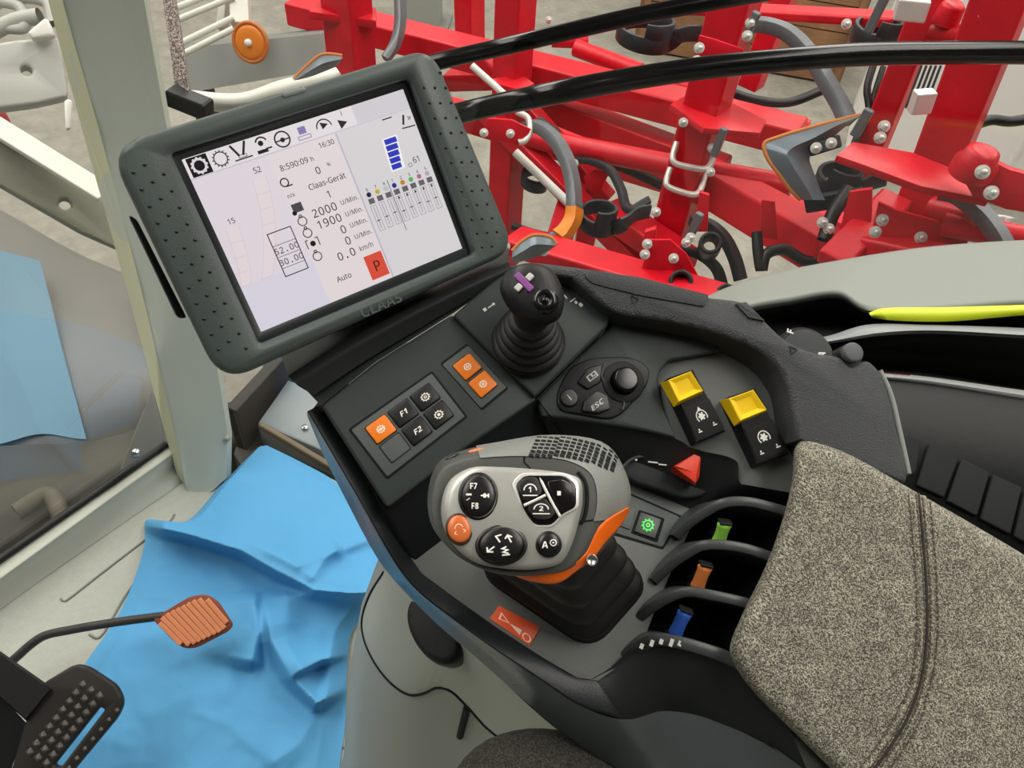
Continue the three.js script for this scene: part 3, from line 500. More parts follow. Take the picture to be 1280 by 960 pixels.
// ---------------------------------------------------------------- padded rail round the right of the tray
{
  const f = KF;
  const outer = [[640, 336], [662, 327], [700, 330], [742, 336], [800, 348], [850, 360], [885, 370], [930, 377], [952, 395], [985, 425], [1020, 440], [1052, 446], [1066, 458], [1085, 450], [1100, 462], [1112, 490], [1124, 540], [1137, 590], [1134, 604]];
  const inner = [[1000, 549], [993, 520], [988, 490], [975, 460], [950, 437], [910, 420], [870, 408], [820, 398], [768, 388], [715, 346]];

  const pts = [...smooth(f.ps(outer, H.rail), 70, false), ...smooth(f.ps(inner, H.rail), 50, false)];
  const t = add(console_, 'padded_rail', slab(pts, -.03, H.rail, { bevel: .005, seg: 4 }), M.rail, { label: 'black grained rail curving round the switch tray' });
  const lid = f.ps([[735, 337], [800, 347], [886, 369], [880, 384], [800, 370], [740, 355], [730, 346]], H.rail);
  add(t, 'cover_lid', slab(roundCorners(lid, .003), H.rail - .002, H.rail + .0016, { bevel: .001 }), M.rail);
  add(t, 'corner_cap', slab(roundCorners(f.ps([[918, 380], [932, 378], [955, 402], [935, 398]], H.rail), .001), H.rail - .002, H.rail + .002, { bevel: .001 }), M.rail);
  const tri = (px, py, s) => { const p = f.p(px, py, H.rail); const c = [[0, -1], [.9, .7], [-.9, .7]].map(([a, b]) => V(p.x + a * s, H.rail + .0006, p.z + b * s)); add(t, 'embossed_triangle', tube([c[0], c[0].clone().lerp(c[1], .5), c[1], c[1].clone().lerp(c[2], .5), c[2], c[2].clone().lerp(c[0], .5)], .0004, 30, 5, true), M.rail); };
  tri(792, 374, .0035); tri(990, 437, .0035);
  // edge strip along the right end
  add(t, 'edge_strip', tube(f.ps([[1100, 463], [1113, 492], [1125, 541], [1136, 592]], H.rail - .003), .0022, 30, 8), M.grey);
}
// ---------------------------------------------------------------- bays of the hydraulic paddles
{
  const f = KF;
  const fins = [
    [[846, 672, -.024], [862, 655, -.012], [880, 642, -.002], [905, 629, .008], [935, 627, .012], [985, 639, .012], [1040, 655, .012]],
    [[818, 727, -.024], [840, 706, -.012], [860, 692, -.002], [880, 682, .006], [902, 681, .010], [935, 686, .012], [970, 698, .012], [1020, 718, .012]],
    [[797, 776, -.024], [812, 763, -.014], [834, 749, -.004], [860, 740, .004], [890, 744, .010], [945, 757, .012], [1000, 778, .012]],
    [[768, 836, -.024], [782, 822, -.016], [798, 810, -.008], [822, 800, .002], [852, 804, .008], [912, 823, .012], [960, 850, .012]],
  ];
  const fl = f.ps([[870, 640], [850, 690], [820, 745], [795, 790], [770, 840], [800, 880], [1000, 900], [1060, 660], [1000, 600]], -.052);
  const t = add(console_, 'bay_floor', slab(fl, -.105, -.085, { bevel: .0005 }), M.inner);
  fins.forEach((pp, i) => {
    const top = smooth(pp.map(([x, y, h]) => f.p(x, y, h)), 44, false), w = i === 3 ? .0050 : .0042, rows = [];
    for (let k = 0; k < top.length; k++) {
      const a = top[Math.max(0, k - 1)], b = top[Math.min(top.length - 1, k + 1)], T = b.clone().sub(a).setY(0).normalize(), N = V(T.z, 0, -T.x), p = top[k];
      const q = (s, dy) => p.clone().addScaledVector(N, s * w).add(V(0, dy, 0));
      rows.push([V(p.x + N.x * w, -.1, p.z + N.z * w), q(1, -.0022), q(.75, -.0006), q(0, 0), q(-.75, -.0006), q(-1, -.0022), V(p.x - N.x * w, -.1, p.z - N.z * w)]);
    }
    const dv = add(console_, 'bay_divider', loft(rows, {}), M.fin);
    if (i === 3) for (const [x, y, L] of [[803, 808, .004], [815, 804, .005], [826, 802, .004], [838, 803, .006], [848, 804, .004]]) { const p = f.p(x, y, .004); const g = new THREE.BoxGeometry(L, .0004, .003); g.rotateY(.5); g.translate(p.x, p.y + .0004 + (x - 822) * .00012, p.z); add(dv, 'printed_mark', g, plain(0xcfcfca, .5)); }
  });
  const back = f.ps([[1000, 610], [970, 690], [945, 755], [905, 830]], -.02); add(t, 'bay_back', loft([back.map(p => V(p.x + .02, .012, p.z)), back.map(p => V(p.x + .02, -.1, p.z))]), M.inner);
  for (const [x, y, w] of [[940, 675, .016], [920, 735, .018], [900, 800, .022]]) { const p = f.p(x, y, -.05); const g = new RoundedBoxGeometry(w, .03, .012, 2, .002); g.translate(p.x + .012, -.072, p.z); add(t, 'stop_block', triUV(g), M.black); }
  const front = smooth(f.ps([[745, 851], [768, 838], [782, 824], [798, 812], [822, 803], [852, 807], [912, 826], [960, 853]], 0).map((p, i) => V(p.x, [-.013, -.014, -.012, -.008, -.001, .005, .009, .009][i], p.z)), 40, false);
  const skirt = smooth(f.ps([[777, 899], [790, 899], [805, 895], [826, 889], [867, 893], [905, 906], [960, 930], [1010, 965]], -.008), 40, false);
  add(t, 'front_wall', loft([front, front.map((p, i) => p.clone().lerp(skirt[i], .15).add(V(0, -.004, 0))), skirt, skirt.map(p => p.clone().add(V(.006, -.03, -.004))), skirt.map(p => p.clone().add(V(.03, -.1, -.01)))]), M.inner);
}

// ---------------------------------------------------------------- main drive lever
{
  const f = KF;
  const o = at(640, 640, .475), toEye = EYE.clone().sub(o).normalize();
  const JF = new Frame(o, at(690, 640, .475).sub(at(590, 640, .475)), toEye.add(V(0, .22, 0)).add(V(.05, 0, 0)));
  const base = JF.l(WF.w(WF.p(705, 735, 0)));
  const t = thing('drive_lever', 'grey and silver multi-button drive lever with orange collar on a black bellows', 'lever', JF, base);
  // rubber bellows, from its square foot on the well floor up into the head
  const foot = roundCorners([[598, 716], [738, 812], [812, 728], [676, 640]].map(([x, y]) => JF.l(WF.w(WF.p(x, y, -.001)))), .022, 6);
  const fc = foot.reduce((s, p) => s.add(p), V(0, 0, 0)).multiplyScalar(1 / foot.length);
  const topC = JF.p(684, 652, -.045), rows = [];
  const N = 48;
  for (let i = 0; i <= N; i++) {
    const u = i / N, c = fc.clone().lerp(topC, u), k = (1 - .42 * u ** 1.15);
    const pleat = i < 3 ? 1.06 - i * .02 : 1 + .11 * Math.sin(u * Math.PI * 2 * 4.5 - 1.2) - .04;
    rows.push(foot.map(p => c.clone().addScaledVector(p.clone().sub(fc), k * pleat)));
  }
  add(t, 'bellows', loft(rows, { closed: true }), M.rubber);
  // head: rings from the front face back round the hand rest
  const ring = (px, h, n = 72) => JF.ps(smooth(px, n), h);
  const silver = [[588, 585], [562, 601], [552, 628], [555, 661], [574, 689], [597, 704], [625, 710], [665, 712], [700, 704], [714, 682], [723, 652], [728, 626], [725, 600], [707, 592], [670, 587], [625, 584]];
  const edge = [[586, 576], [553, 590], [541, 624], [545, 662], [568, 692], [596, 708], [625, 716], [668, 718], [708, 710], [725, 690], [738, 658], [745, 626], [738, 594], [712, 578], [668, 572], [622, 572]];
  const full = [[578, 563], [548, 578], [535, 615], [539, 655], [564, 688], [596, 709], [628, 718], [672, 722], [722, 712], [752, 690], [776, 655], [787, 625], [781, 592], [756, 556], [690, 545], [622, 554]];
  const rear = [[600, 568], [572, 584], [562, 615], [566, 650], [590, 682], [612, 698], [640, 704], [680, 706], [720, 696], [745, 672], [764, 645], [774, 618], [768, 590], [745, 562], [694, 556], [640, 562]];
  const face0 = ring(silver, 0), R = [ring(silver, -.004), ring(edge, -.0035), ring(edge, -.006).map((p, i) => p.clone().lerp(ring(full, -.006)[i], .3)), ring(full, -.016).map((p, i) => p.clone().lerp(ring(edge, -.016)[i], .15)), ring(full, -.024), ring(full, -.036), ring(rear, -.058), ring(rear, -.066).map(p => p.clone().lerp(JF.p(680, 630, -.066), .45))];
  const head = add(t, 'head_shell', loft(R, { closed: true, capEnd: true, capStart: true }), plastic(0x4a4c49, .42));
  { const c0 = JF.p(670, 630, -.03), sl = R.slice(1, 7).map(r => [...r, r[0]].slice(46, 71).map(p => p.clone().add(p.clone().sub(c0).setLength(.0009)))); add(head, 'hand_rest', loft(sl), plastic(0x777a76, .4, { specularIntensity: 1 })); }
  const dome = []; const fcen = JF.p(645, 650, 0);
  for (let k = 0; k <= 8; k++) { const s = 1 - k / 8 * .97; dome.push(face0.map(p => { const q = fcen.clone().lerp(p, s); q.y = .0005 + .0045 * (1 - s * s); return q; })); }
  dome.unshift(face0.map(p => V(p.x, -.005, p.z)));
  const face = add(t, 'face_plate', loft(dome, { closed: true, capEnd: true }), plain(0xa9a9a4, .34, { metalness: .4 }), { label: 'silver face plate with round and square keys' });
  const hOf = (p) => { let best = 1, k = 0; const d = p.clone().sub(fcen); const a = Math.atan2(d.z, d.x); let rad = 1e9; for (const q of face0) { const e = q.clone().sub(fcen); if (Math.abs(Math.atan2(Math.sin(Math.atan2(e.z, e.x) - a), Math.cos(Math.atan2(e.z, e.x) - a))) < .09) rad = e.setY(0).length(); } const s = Math.min(1, Math.hypot(d.x, d.z) / rad); return .0005 + .0045 * (1 - s * s); };
  // lighter upper shell (hand rest) with its dimpled grip patch
  const lidPx = [[662, 590], [656, 573], [672, 556], [690, 546], [720, 543], [752, 552], [781, 592], [787, 624], [762, 638], [731, 650], [735, 620], [730, 596], [709, 586]];
  const ray = new THREE.Raycaster(); scene.updateMatrixWorld(true);
  const drop = (px, py) => { ray.set(EYE, aim(px, py).normalize()); const h = ray.intersectObject(head, false)[0]; return h ? { p: JF.l(h.point), n: h.face.normal.clone().transformDirection(head.matrixWorld).transformDirection(JF.inv) } : null; };
  const patch = (name, corners, nu, nv, lift, mat, thick = .0012) => {   // a skin laid on the shell over a surveyed four-sided outline
    const rows = [];
    for (let i = 0; i <= nv; i++) { const r = []; for (let j = 0; j <= nu; j++) { const u = j / nu, v = i / nv, a = corners[0], b = corners[1], c = corners[2], d = corners[3]; const x = (a[0] * (1 - u) + b[0] * u) * (1 - v) + (d[0] * (1 - u) + c[0] * u) * v, y = (a[1] * (1 - u) + b[1] * u) * (1 - v) + (d[1] * (1 - u) + c[1] * u) * v; const h = drop(x, y); r.push(h ? h.p.addScaledVector(JF.l(EYE).sub(h.p).normalize().add(V(0, .3, 0)).normalize(), lift) : null); } rows.push(r); }
    for (const r of rows) for (let j = 0; j < r.length; j++) if (!r[j]) r[j] = (r[j - 1] || r.find(Boolean) || rows.flat().find(Boolean)).clone();
    return add(t, name, loft(rows), mat);
  };
  const dots = [], ball = new THREE.BoxGeometry(.0031, .0024, .0023);
  for (let i = 0; i < 6; i++) for (let j = 0; j < 14; j++) {
    const u = j / 13, v = i / 5, x = (674 + u * 96) + v * (-10 + u * 4), y = 550 + u * u * 18 + v * (22 - u * 2) - (1 - u) * 2 - (u > .3 && u < .8 ? 2 : 0);
    const h = drop(x, y); if (!h) continue; const g = ball.clone(); orient(g, h.p, h.n, V(1, 0, .4)); dots.push(g);
  }
  if (dots.length) add(head, 'grip_dimple', merge(dots), M.blackMatt, { kind: 'stuff' });
  // seam lines between the upper and lower shell
  const seam = (px, r = .0006) => { const p = px.map(([x, y]) => drop(x, y)).filter(Boolean).map(h => h.p); if (p.length > 2) add(head, 'shell_seam', tube(p, r, 40, 5), M.blackMatt); };
  seam(smooth([[667, 594], [662, 585], [655, 576], [660, 564], [676, 552]], 20, false)); seam(smooth([[728, 652], [745, 649], [765, 641], [784, 632]], 20, false)); seam(smooth([[722, 590], [731, 602], [734, 622], [731, 645], [726, 655]], 20, false), .0012);
  // orange collar wrapping the lower right of the head
  const cin = [[600, 702], [634, 709], [668, 713], [696, 706], [722, 699], [733, 690], [741, 670], [755, 652], [785, 634]], cout = [[612, 708], [634, 716], [664, 727], [698, 729], [722, 713], [740, 700], [757, 678], [776, 657], [787.5, 638]];
  const a0 = JF.ps(smooth(cin, 40, false), -.006), a1 = JF.ps(smooth(cout, 40, false), -.012), a2 = JF.ps(smooth(cout, 40, false), -.034).map(p => p.clone().lerp(JF.p(680, 650, -.034), .08)), a3 = JF.ps(smooth(cin, 40, false), -.05);
  const col = add(t, 'collar', loft([a0, a0.map((p, i) => p.clone().lerp(a1[i], .2).add(V(0, .0022, 0))), a1.map((p, i) => p.clone().lerp(a0[i], .12).add(V(0, .0012, 0))), a1, a2, a3]), plain(0xf26a0c, .38), { label: 'bright orange collar' });
  { const p = JF.p(740, 700, -.008); const g = lathe([[0, .0014], [.0024, .0014], [.0028, .003], [.0034, .003], [.0038, 0]], 24); orient(g, p, JF.l(EYE).sub(p)); add(col, 'screw', g, M.chrome); }
  // keys on the face
  const key = (name, px, py, rx, ry, turn, bg, draw, lab, bez = '#0a0a0a') => {
    const p = JF.p(px, py, .004), h = hOf(p), sc = .475 / FOC, a = rx * sc, b = ry * sc;
    const mk = (k, prof) => { const g = lathe(prof, 40); g.scale(a * k, 1, b * k); fitUV(g, -a * k, a * k, -b * k, b * k); g.rotateY(turn); g.translate(p.x, h - .001, p.z); return g; };
    const ringM = add(face, name, mk(1, [[0, .0042], [.55, .0040], [.84, .0034], [.93, .0026], [1, 0]]), faceMat(bg, draw, .3), { label: lab });
    add(ringM, 'key_bezel', mk(1.1, [[.9, .0021], [.98, .002], [1, .0014], [1.02, 0]]), plain(bez, .35));
  };
  const W = '#f2f2ee';
  const L = (g, s, x, y, size) => { g.fillStyle = W; g.font = `bold ${size}px sans-serif`; g.textAlign = 'center'; g.textBaseline = 'middle'; g.fillText(s, x, y); };
  key('rocker_key', 598, 620, 22.5, 27, 0, '#0f1011', (g) => { L(g, 'F7', 46, 36, 25); L(g, 'F8', 52, 94, 25); g.fillStyle = W; g.fillRect(20, 58, 20, 6); g.fillRect(72, 62, 30, 4); g.beginPath(); g.arc(86, 64, 7, 0, 7); g.fill(); g.fillRect(96, 58, 6, 12); g.strokeStyle = W; g.lineWidth = 3; g.beginPath(); g.moveTo(22, 78); g.lineTo(34, 72); g.stroke(); }, 'round black rocker key marked F7 and F8');
  key('rocker_key', 627, 681, 29, 22.5, .1, '#0f1011', (g) => { g.strokeStyle = W; g.lineWidth = 5; const P = (...p) => { g.beginPath(); p.forEach(([x, y], i) => i ? g.lineTo(x, y) : g.moveTo(x, y)); g.stroke(); }; P([44, 68], [26, 82]); P([24, 68], [24, 84], [40, 86]); P([90, 60], [82, 36]); P([74, 46], [82, 34], [94, 42]); P([60, 56], [50, 34], [66, 30]); P([76, 72], [64, 78], [78, 84], [66, 90], [80, 96]); P([62, 100], [84, 100]); }, 'oval black rocker key with arrows');
  key('round_key', 574, 661, 15, 18, .3, '#cf6a35', (g) => { g.strokeStyle = '#f3d2bc'; g.lineWidth = 4; g.beginPath(); g.arc(64, 66, 22, 3.4, 6.1); g.stroke(); g.beginPath(); g.moveTo(34, 80); g.lineTo(46, 70); g.moveTo(34, 80); g.lineTo(48, 86); g.moveTo(94, 80); g.lineTo(82, 70); g.moveTo(94, 80); g.lineTo(80, 86); g.stroke(); }, 'round orange key', '#3a2418');
  key('round_key', 686, 680, 15, 14.5, 0, '#0f1011', (g) => { L(g, 'A', 42, 70, 50); g.strokeStyle = W; g.lineWidth = 5; g.beginPath(); g.arc(86, 58, 16, 0, 7); g.stroke(); g.fillStyle = W; g.beginPath(); g.arc(86, 58, 5, 0, 7); g.fill(); }, 'round black key marked A');
  const flat = (name, px, lift, mat, lab, dep = .0012) => { const q = JF.ps(px, .004); const c0 = q.reduce((s, p) => s.add(p), V(0, 0, 0)).multiplyScalar(1 / q.length), h = hOf(c0); const b = boundsXZ(q); const g = slab(roundCorners(q, .0032), h - .004, h + lift, { bevel: .0007, seg: 3 }); fitUV(g, ...b); return add(face, name, g, mat, lab && { label: lab }); };
  const cx = 671, cy = 624; const grow = (px, k) => { const mx = px.reduce((s, p) => s + p[0], 0) / px.length, my = px.reduce((s, p) => s + p[1], 0) / px.length; return px.map(([x, y]) => [mx + (x - mx) * k, my + (y - my) * k]); };
  const clusterPx = [[639, 603], [652, 591], [708, 591], [724, 603], [724, 635], [704, 645], [690, 660], [667, 660], [653, 644]];
  flat('key_cluster_frame', clusterPx, .0006, plain(0xd9d9d4, .25, { metalness: .3 }));
  flat('key_cluster_frame', grow(clusterPx, .9), .0011, M.blackGloss);
  flat('square_key', [[646, 606], [656, 597], [671, 596], [679, 617], [654, 629]], .0026, faceMat('#0d0d0e', (g) => { g.strokeStyle = W; g.lineWidth = 6; g.beginPath(); g.arc(64, 68, 30, 3.14, 6.28); g.stroke(); L(g, '1', 64, 64, 38); g.beginPath(); g.moveTo(28, 92); g.lineTo(100, 92); g.stroke(); }), 'black key with a first headland sign');
  flat('square_key', [[657, 635], [681, 622], [695, 643], [685, 651], [667, 650]], .0026, faceMat('#0d0d0e', (g) => { g.strokeStyle = W; g.lineWidth = 6; g.beginPath(); g.arc(64, 68, 30, 3.14, 6.28); g.stroke(); L(g, '2', 64, 64, 38); g.beginPath(); g.moveTo(28, 92); g.lineTo(100, 92); g.stroke(); }), 'black key with a second headland sign');
  flat('square_key', [[682, 602], [705, 599], [715, 607], [714, 627], [699, 638]], .0026, faceMat('#0d0d0e', (g) => { g.fillStyle = W; g.fillRect(54, 50, 18, 18); }, .2), 'black key with a white square');
  add(face, 'key_divider', tube([[674, 595], [682, 612], [691, 630], [700, 645]].map(([x, y]) => { const p = JF.p(x, y, .006); p.y = hOf(p) + .0022; return p; }), .001, 20, 6), plain(0xdcdcd8, .3));
  add(face, 'key_divider', tube([[655, 632], [668, 626], [682, 619]].map(([x, y]) => { const p = JF.p(x, y, .006); p.y = hOf(p) + .0022; return p; }), .001, 20, 6), plain(0xdcdcd8, .3));
  { const h = drop(596, 563); if (h) { const g = new THREE.SphereGeometry(1, 20, 10); g.scale(.006, .0012, .0022); orient(g, h.p, h.n, V(1, 0, -.3)); add(head, 'thumb_key', g, plain(0xc77a4a, .4), { label: 'orange thumb key' }); } const k = drop(566, 571); if (k) { const g = new THREE.SphereGeometry(1, 16, 8); g.scale(.005, .0012, .0018); orient(g, k.p, k.n, V(1, 0, -.4)); add(head, 'thumb_key', g, M.blackGloss); } }
}
// ---------------------------------------------------------------- small joystick with cross key
{
  const f = KF, b = f.p(660, 428, H.plate), t = thing('joystick', 'small black joystick with purple and white cross key on ribbed boot', 'joystick', KF, b);
  const axisTop = f.l(at(668, 372, .585)), ax = axisTop.clone().sub(b), prof = [];
  const HH = ax.length(), Y = ax.clone().normalize();
  const boot = [[.031, -.002], [.0315, .0015]]; const rings = [[.0285, .004], [.0255, .012], [.0225, .020], [.0195, .028], [.0165, .036]];
  for (const [r, y] of rings) boot.push([r + .0008, y - .0034], [r + .0024, y - .0012], [r + .0024, y + .0008], [r - .0012, y + .003], [r - .0026, y + .0036]); boot.push([.012, .044], [.0105, HH - .02]);
  add(t, 'boot', orient(lathe(boot, 48), b.clone(), Y, V(1, 0, 0)), M.rubber);
  // grip: bulb squeezed to a flat tilted top
  const HF = new Frame(f.w(axisTop), at(720, 372, .58).sub(at(620, 372, .58)), EYE.clone().sub(f.w(axisTop)).normalize().add(V(0, .5, 0)));
  const T = p => f.l(HF.w(p)), R = (px, h) => smooth(HF.ps(px, h), 48).map(T);
  const topPx = [[640, 337], [660, 331], [682, 337], [697, 355], [702, 375], [694, 393], [672, 398], [650, 388], [634, 362]];
  const midPx = [[634, 338], [660, 329], [688, 336], [701, 356], [705, 380], [697, 400], [670, 407], [645, 396], [625, 362]];
  const lowPx = [[648, 352], [664, 346], [684, 352], [694, 368], [696, 386], [690, 402], [668, 410], [648, 400], [638, 374]];
  const grip = add(t, 'grip', loft([R(lowPx, -.045).map(p => p.lerp(T(HF.p(668, 384, -.045)), .35)), R(lowPx, -.034), R(midPx, -.018), R(midPx, -.008), R(topPx, -.001), R(topPx, .002).map(p => p.lerp(T(HF.p(667, 366, .002)), .3)), R(topPx, .0028).map(p => p.lerp(T(HF.p(667, 366, .0028)), .75))], { closed: true, capEnd: true, capStart: true }), plastic(0x1b1c1d, .42));
  const box = (px, py, w, d, turn, h, m, n, l) => { const g = new RoundedBoxGeometry(w, .003, d, 2, .001); g.rotateY(turn); const p = HF.p(px, py, h); g.translate(p.x, h, p.z); g.applyMatrix4(HF.m).applyMatrix4(f.inv); add(grip, n, g, m, l && { label: l }); };
  box(655, 353, .0055, .0175, .75, .0032, plain(0x8a4a94, .4), 'cross_key', 'purple arm of the cross key'); 
  box(662, 346.5, .005, .0058, -.75, .0034, plain(0xc9c7c4, .4), 'cross_key', 'white arm of the cross key'); box(648, 359.5, .005, .0058, -.75, .0034, plain(0xc9c7c4, .4), 'cross_key', 'white arm of the cross key');
  const rg = lathe([[0, .0035], [.0018, .0035], [.0022, .002], [.0045, .002], [.005, .0036], [.0085, .003], [.009, .0012], [.0105, .0008], [.0108, -.003]], 36), rp = HF.p(681, 376, .001); rg.translate(rp.x, .0005, rp.z); rg.applyMatrix4(HF.m).applyMatrix4(f.inv); add(grip, 'round_key', rg, M.blackGloss);
}
// ---------------------------------------------------------------- two guarded switches with yellow caps
function guardedSwitch(cap, bodyTop, bodyFront, label, drawExtra) {
  const f = KF, hT = H.tray + .020, hB = H.tray;
  const b = f.p(...bodyFront[1], hB);
  const t = thing('guarded_switch', label, 'switch', KF, b);
  const q = f.ps(bodyTop, hT), fr = f.ps(bodyFront, hB + .004);
  const body = loft([q.map(p => V(p.x, hB - .004, p.z)), q.map((p, i) => V(p.x, i < 2 ? hT : hB + .011, p.z)), q.map((p, i) => V(p.x * .97 + q[(i + 2) % 4].x * .03, i < 2 ? hT + .001 : hB + .0125, p.z * .97 + q[(i + 2) % 4].z * .03))], { closed: true, capEnd: true, crease: .5 });
  add(t, 'housing', body, M.black);
  const lb = [q[0].clone().lerp(q[3], .47), q[1].clone().lerp(q[2], .47), q[2].clone().lerp(q[1], .06), q[3].clone().lerp(q[0], .06)].map((p, i) => { const k = i < 2 ? .47 : .94; p.y = hT + .001 + (hB + .0125 - hT - .001) * k + .0006; return p; });
  const lab = loft([[lb[0].lerp(lb[1], .06), lb[1]], [lb[3].lerp(lb[2], .06), lb[2]]]); const uv = new Float32Array([0, 1, 1, 1, 0, 0, 1, 0]); lab.setAttribute('uv', new THREE.BufferAttribute(uv, 2));
  add(t, 'printed_face', lab, faceMat('#0d0e0e', (g) => { g.strokeStyle = '#e8e8e4'; g.lineWidth = 5; g.beginPath(); g.arc(64, 54, 24, 2.4, 6.9); g.stroke(); g.fillStyle = '#e8e8e4'; g.beginPath(); g.arc(64, 54, 12, 0, 7); g.fill(); for (let i = 0; i < 6; i++) { const a = i * 1.047; g.beginPath(); g.arc(64 + Math.cos(a) * 13, 54 + Math.sin(a) * 13, 4, 0, 7); g.fill(); } drawExtra && drawExtra(g); g.fillRect(26, 96, 6, 8); g.fillRect(22, 106, 16, 5); g.fillRect(94, 92, 6, 8); g.fillRect(90, 102, 18, 5); }, .3));
  // yellow cap: wedge with raised rim and dished middle
  const cc = f.ps(cap, hT + .008), cm = cc[0].clone().add(cc[2]).multiplyScalar(.5), cq = cc.map(p => p.clone().lerp(cm, .06)), low = cc.map((p, i) => { const q = p.clone().lerp(cm, i === 1 ? .04 : -.1); q.y = hT - .004; return q; });
  const mid = (k) => cq.map(p => { const c = cq[0].clone().add(cq[2]).multiplyScalar(.5); return p.clone().lerp(c, k); });
  const m = add(t, 'cap', loft([low, cq.map((p, i) => V(p.x, p.y - (i > 1 ? .003 : 0), p.z)), mid(.06).map((p, i) => V(p.x, p.y + .0006 - (i > 1 ? .003 : 0), p.z)), mid(.2).map((p, i) => V(p.x, p.y - .0002 - (i > 1 ? .003 : 0), p.z)), mid(.42).map((p, i) => V(p.x, p.y - .0022 - (i > 1 ? .0025 : 0), p.z))], { closed: true, capEnd: true, crease: .4 }), M.yellow, { label: 'yellow safety cap' });
}
guardedSwitch([[833, 475], [864, 463], [882, 488], [849, 503]], [[836, 472], [866, 462], [912, 537], [874, 553]], [[874, 553], [893, 545]], 'black guarded switch with yellow cap beside the key pod', g => { g.beginPath(); g.moveTo(54, 30); g.lineTo(64, 14); g.lineTo(74, 30); g.fill(); });
guardedSwitch([[909, 498], [942, 486], [962, 512], [926, 527]], [[911, 496], [944, 485], [993, 566], [951, 581]], [[951, 581], [972, 573]], 'black guarded switch with yellow cap next to the fabric armrest', null);
// ---------------------------------------------------------------- red throttle lever
{
  const f = KF, b = wl([[862, 605]], .002)[0], t = thing('throttle_lever', 'small red throttle lever in the dark slot below the yellow switches', 'lever', KF, b);
  const q = (l, h) => f.ps(l, h);
  add(t, 'lever_stem', loft([q([[855, 596], [870, 600], [868, 610], [854, 606]], -.04), q([[858, 580], [874, 572], [872, 596], [862, 600]], -.016)], { closed: true, capEnd: true, crease: .5 }), M.black);
  add(t, 'knob', loft([q([[838, 590], [860, 577], [870, 602], [868, 607]], -.024), q([[840, 585], [862, 573], [874, 596], [868, 606]], -.016), q([[842, 583], [867, 568], [876, 574], [869, 603]], -.010), q([[846, 583], [868, 568], [875, 571], [866, 590]], -.008)], { closed: true, capStart: true, capEnd: true, crease: .5 }), plain(0xd93e26, .4));
}
// ---------------------------------------------------------------- three paddles in the bays
for (const [x0, y0, x1, y1, color, word] of [[898, 678, 906, 654, 0x84c04a, 'green'], [871, 735, 882, 707, 0xd07a3c, 'orange'], [843, 794, 857, 764, 0x2f62c4, 'blue']]) {
  const f = KF, h0 = -.006, h1 = .006, a = f.p(x0, y0, h0), c = f.p(x1, y1, h1), b = V((a.x + c.x) / 2, -.085, (a.z + c.z) / 2);
  const t = thing('spool_paddle', `${word} paddle lever standing between two curved black dividers`, 'lever', KF, b, 'hydraulic paddle levers');
  const d = c.clone().sub(a).normalize(), S = V(d.z, 0, -d.x).normalize(), U = S.clone().cross(d).normalize().multiplyScalar(-1); if (U.y < 0) U.negate();
  const rows = [], L = a.distanceTo(c);
  for (let i = 0; i <= 14; i++) { const u = i / 14, w = .0052 + .0014 * Math.pow(Math.abs(u - .5) * 2, 2), end = i === 0 || i === 14 ? .75 : 1, r = []; for (let k = 0; k < 16; k++) { const an = k / 16 * 6.2832; r.push(a.clone().addScaledVector(d, L * u).addScaledVector(S, Math.cos(an) * w * end).addScaledVector(U, Math.sin(an) * .0045 * end)); } rows.push(r); }
  add(t, 'grip', loft(rows, { closed: true, capStart: true, capEnd: true }), plain(color, .4), { label: `${word} grip` });
  add(t, 'stem', rod(V(b.x + .003, -.084, b.z + .002), a.clone().lerp(c, .45).addScaledVector(U, -.003), .0042), M.black);
  add(t, 'end_plate', orient(new RoundedBoxGeometry(.011, .002, .008, 2, .0008), c.clone().addScaledVector(d, .0012), d, S), M.black);
  add(t, 'end_plate', orient(new RoundedBoxGeometry(.014, .0022, .011, 2, .0008), a.clone().addScaledVector(d, -.0012), d, S), M.black);
}
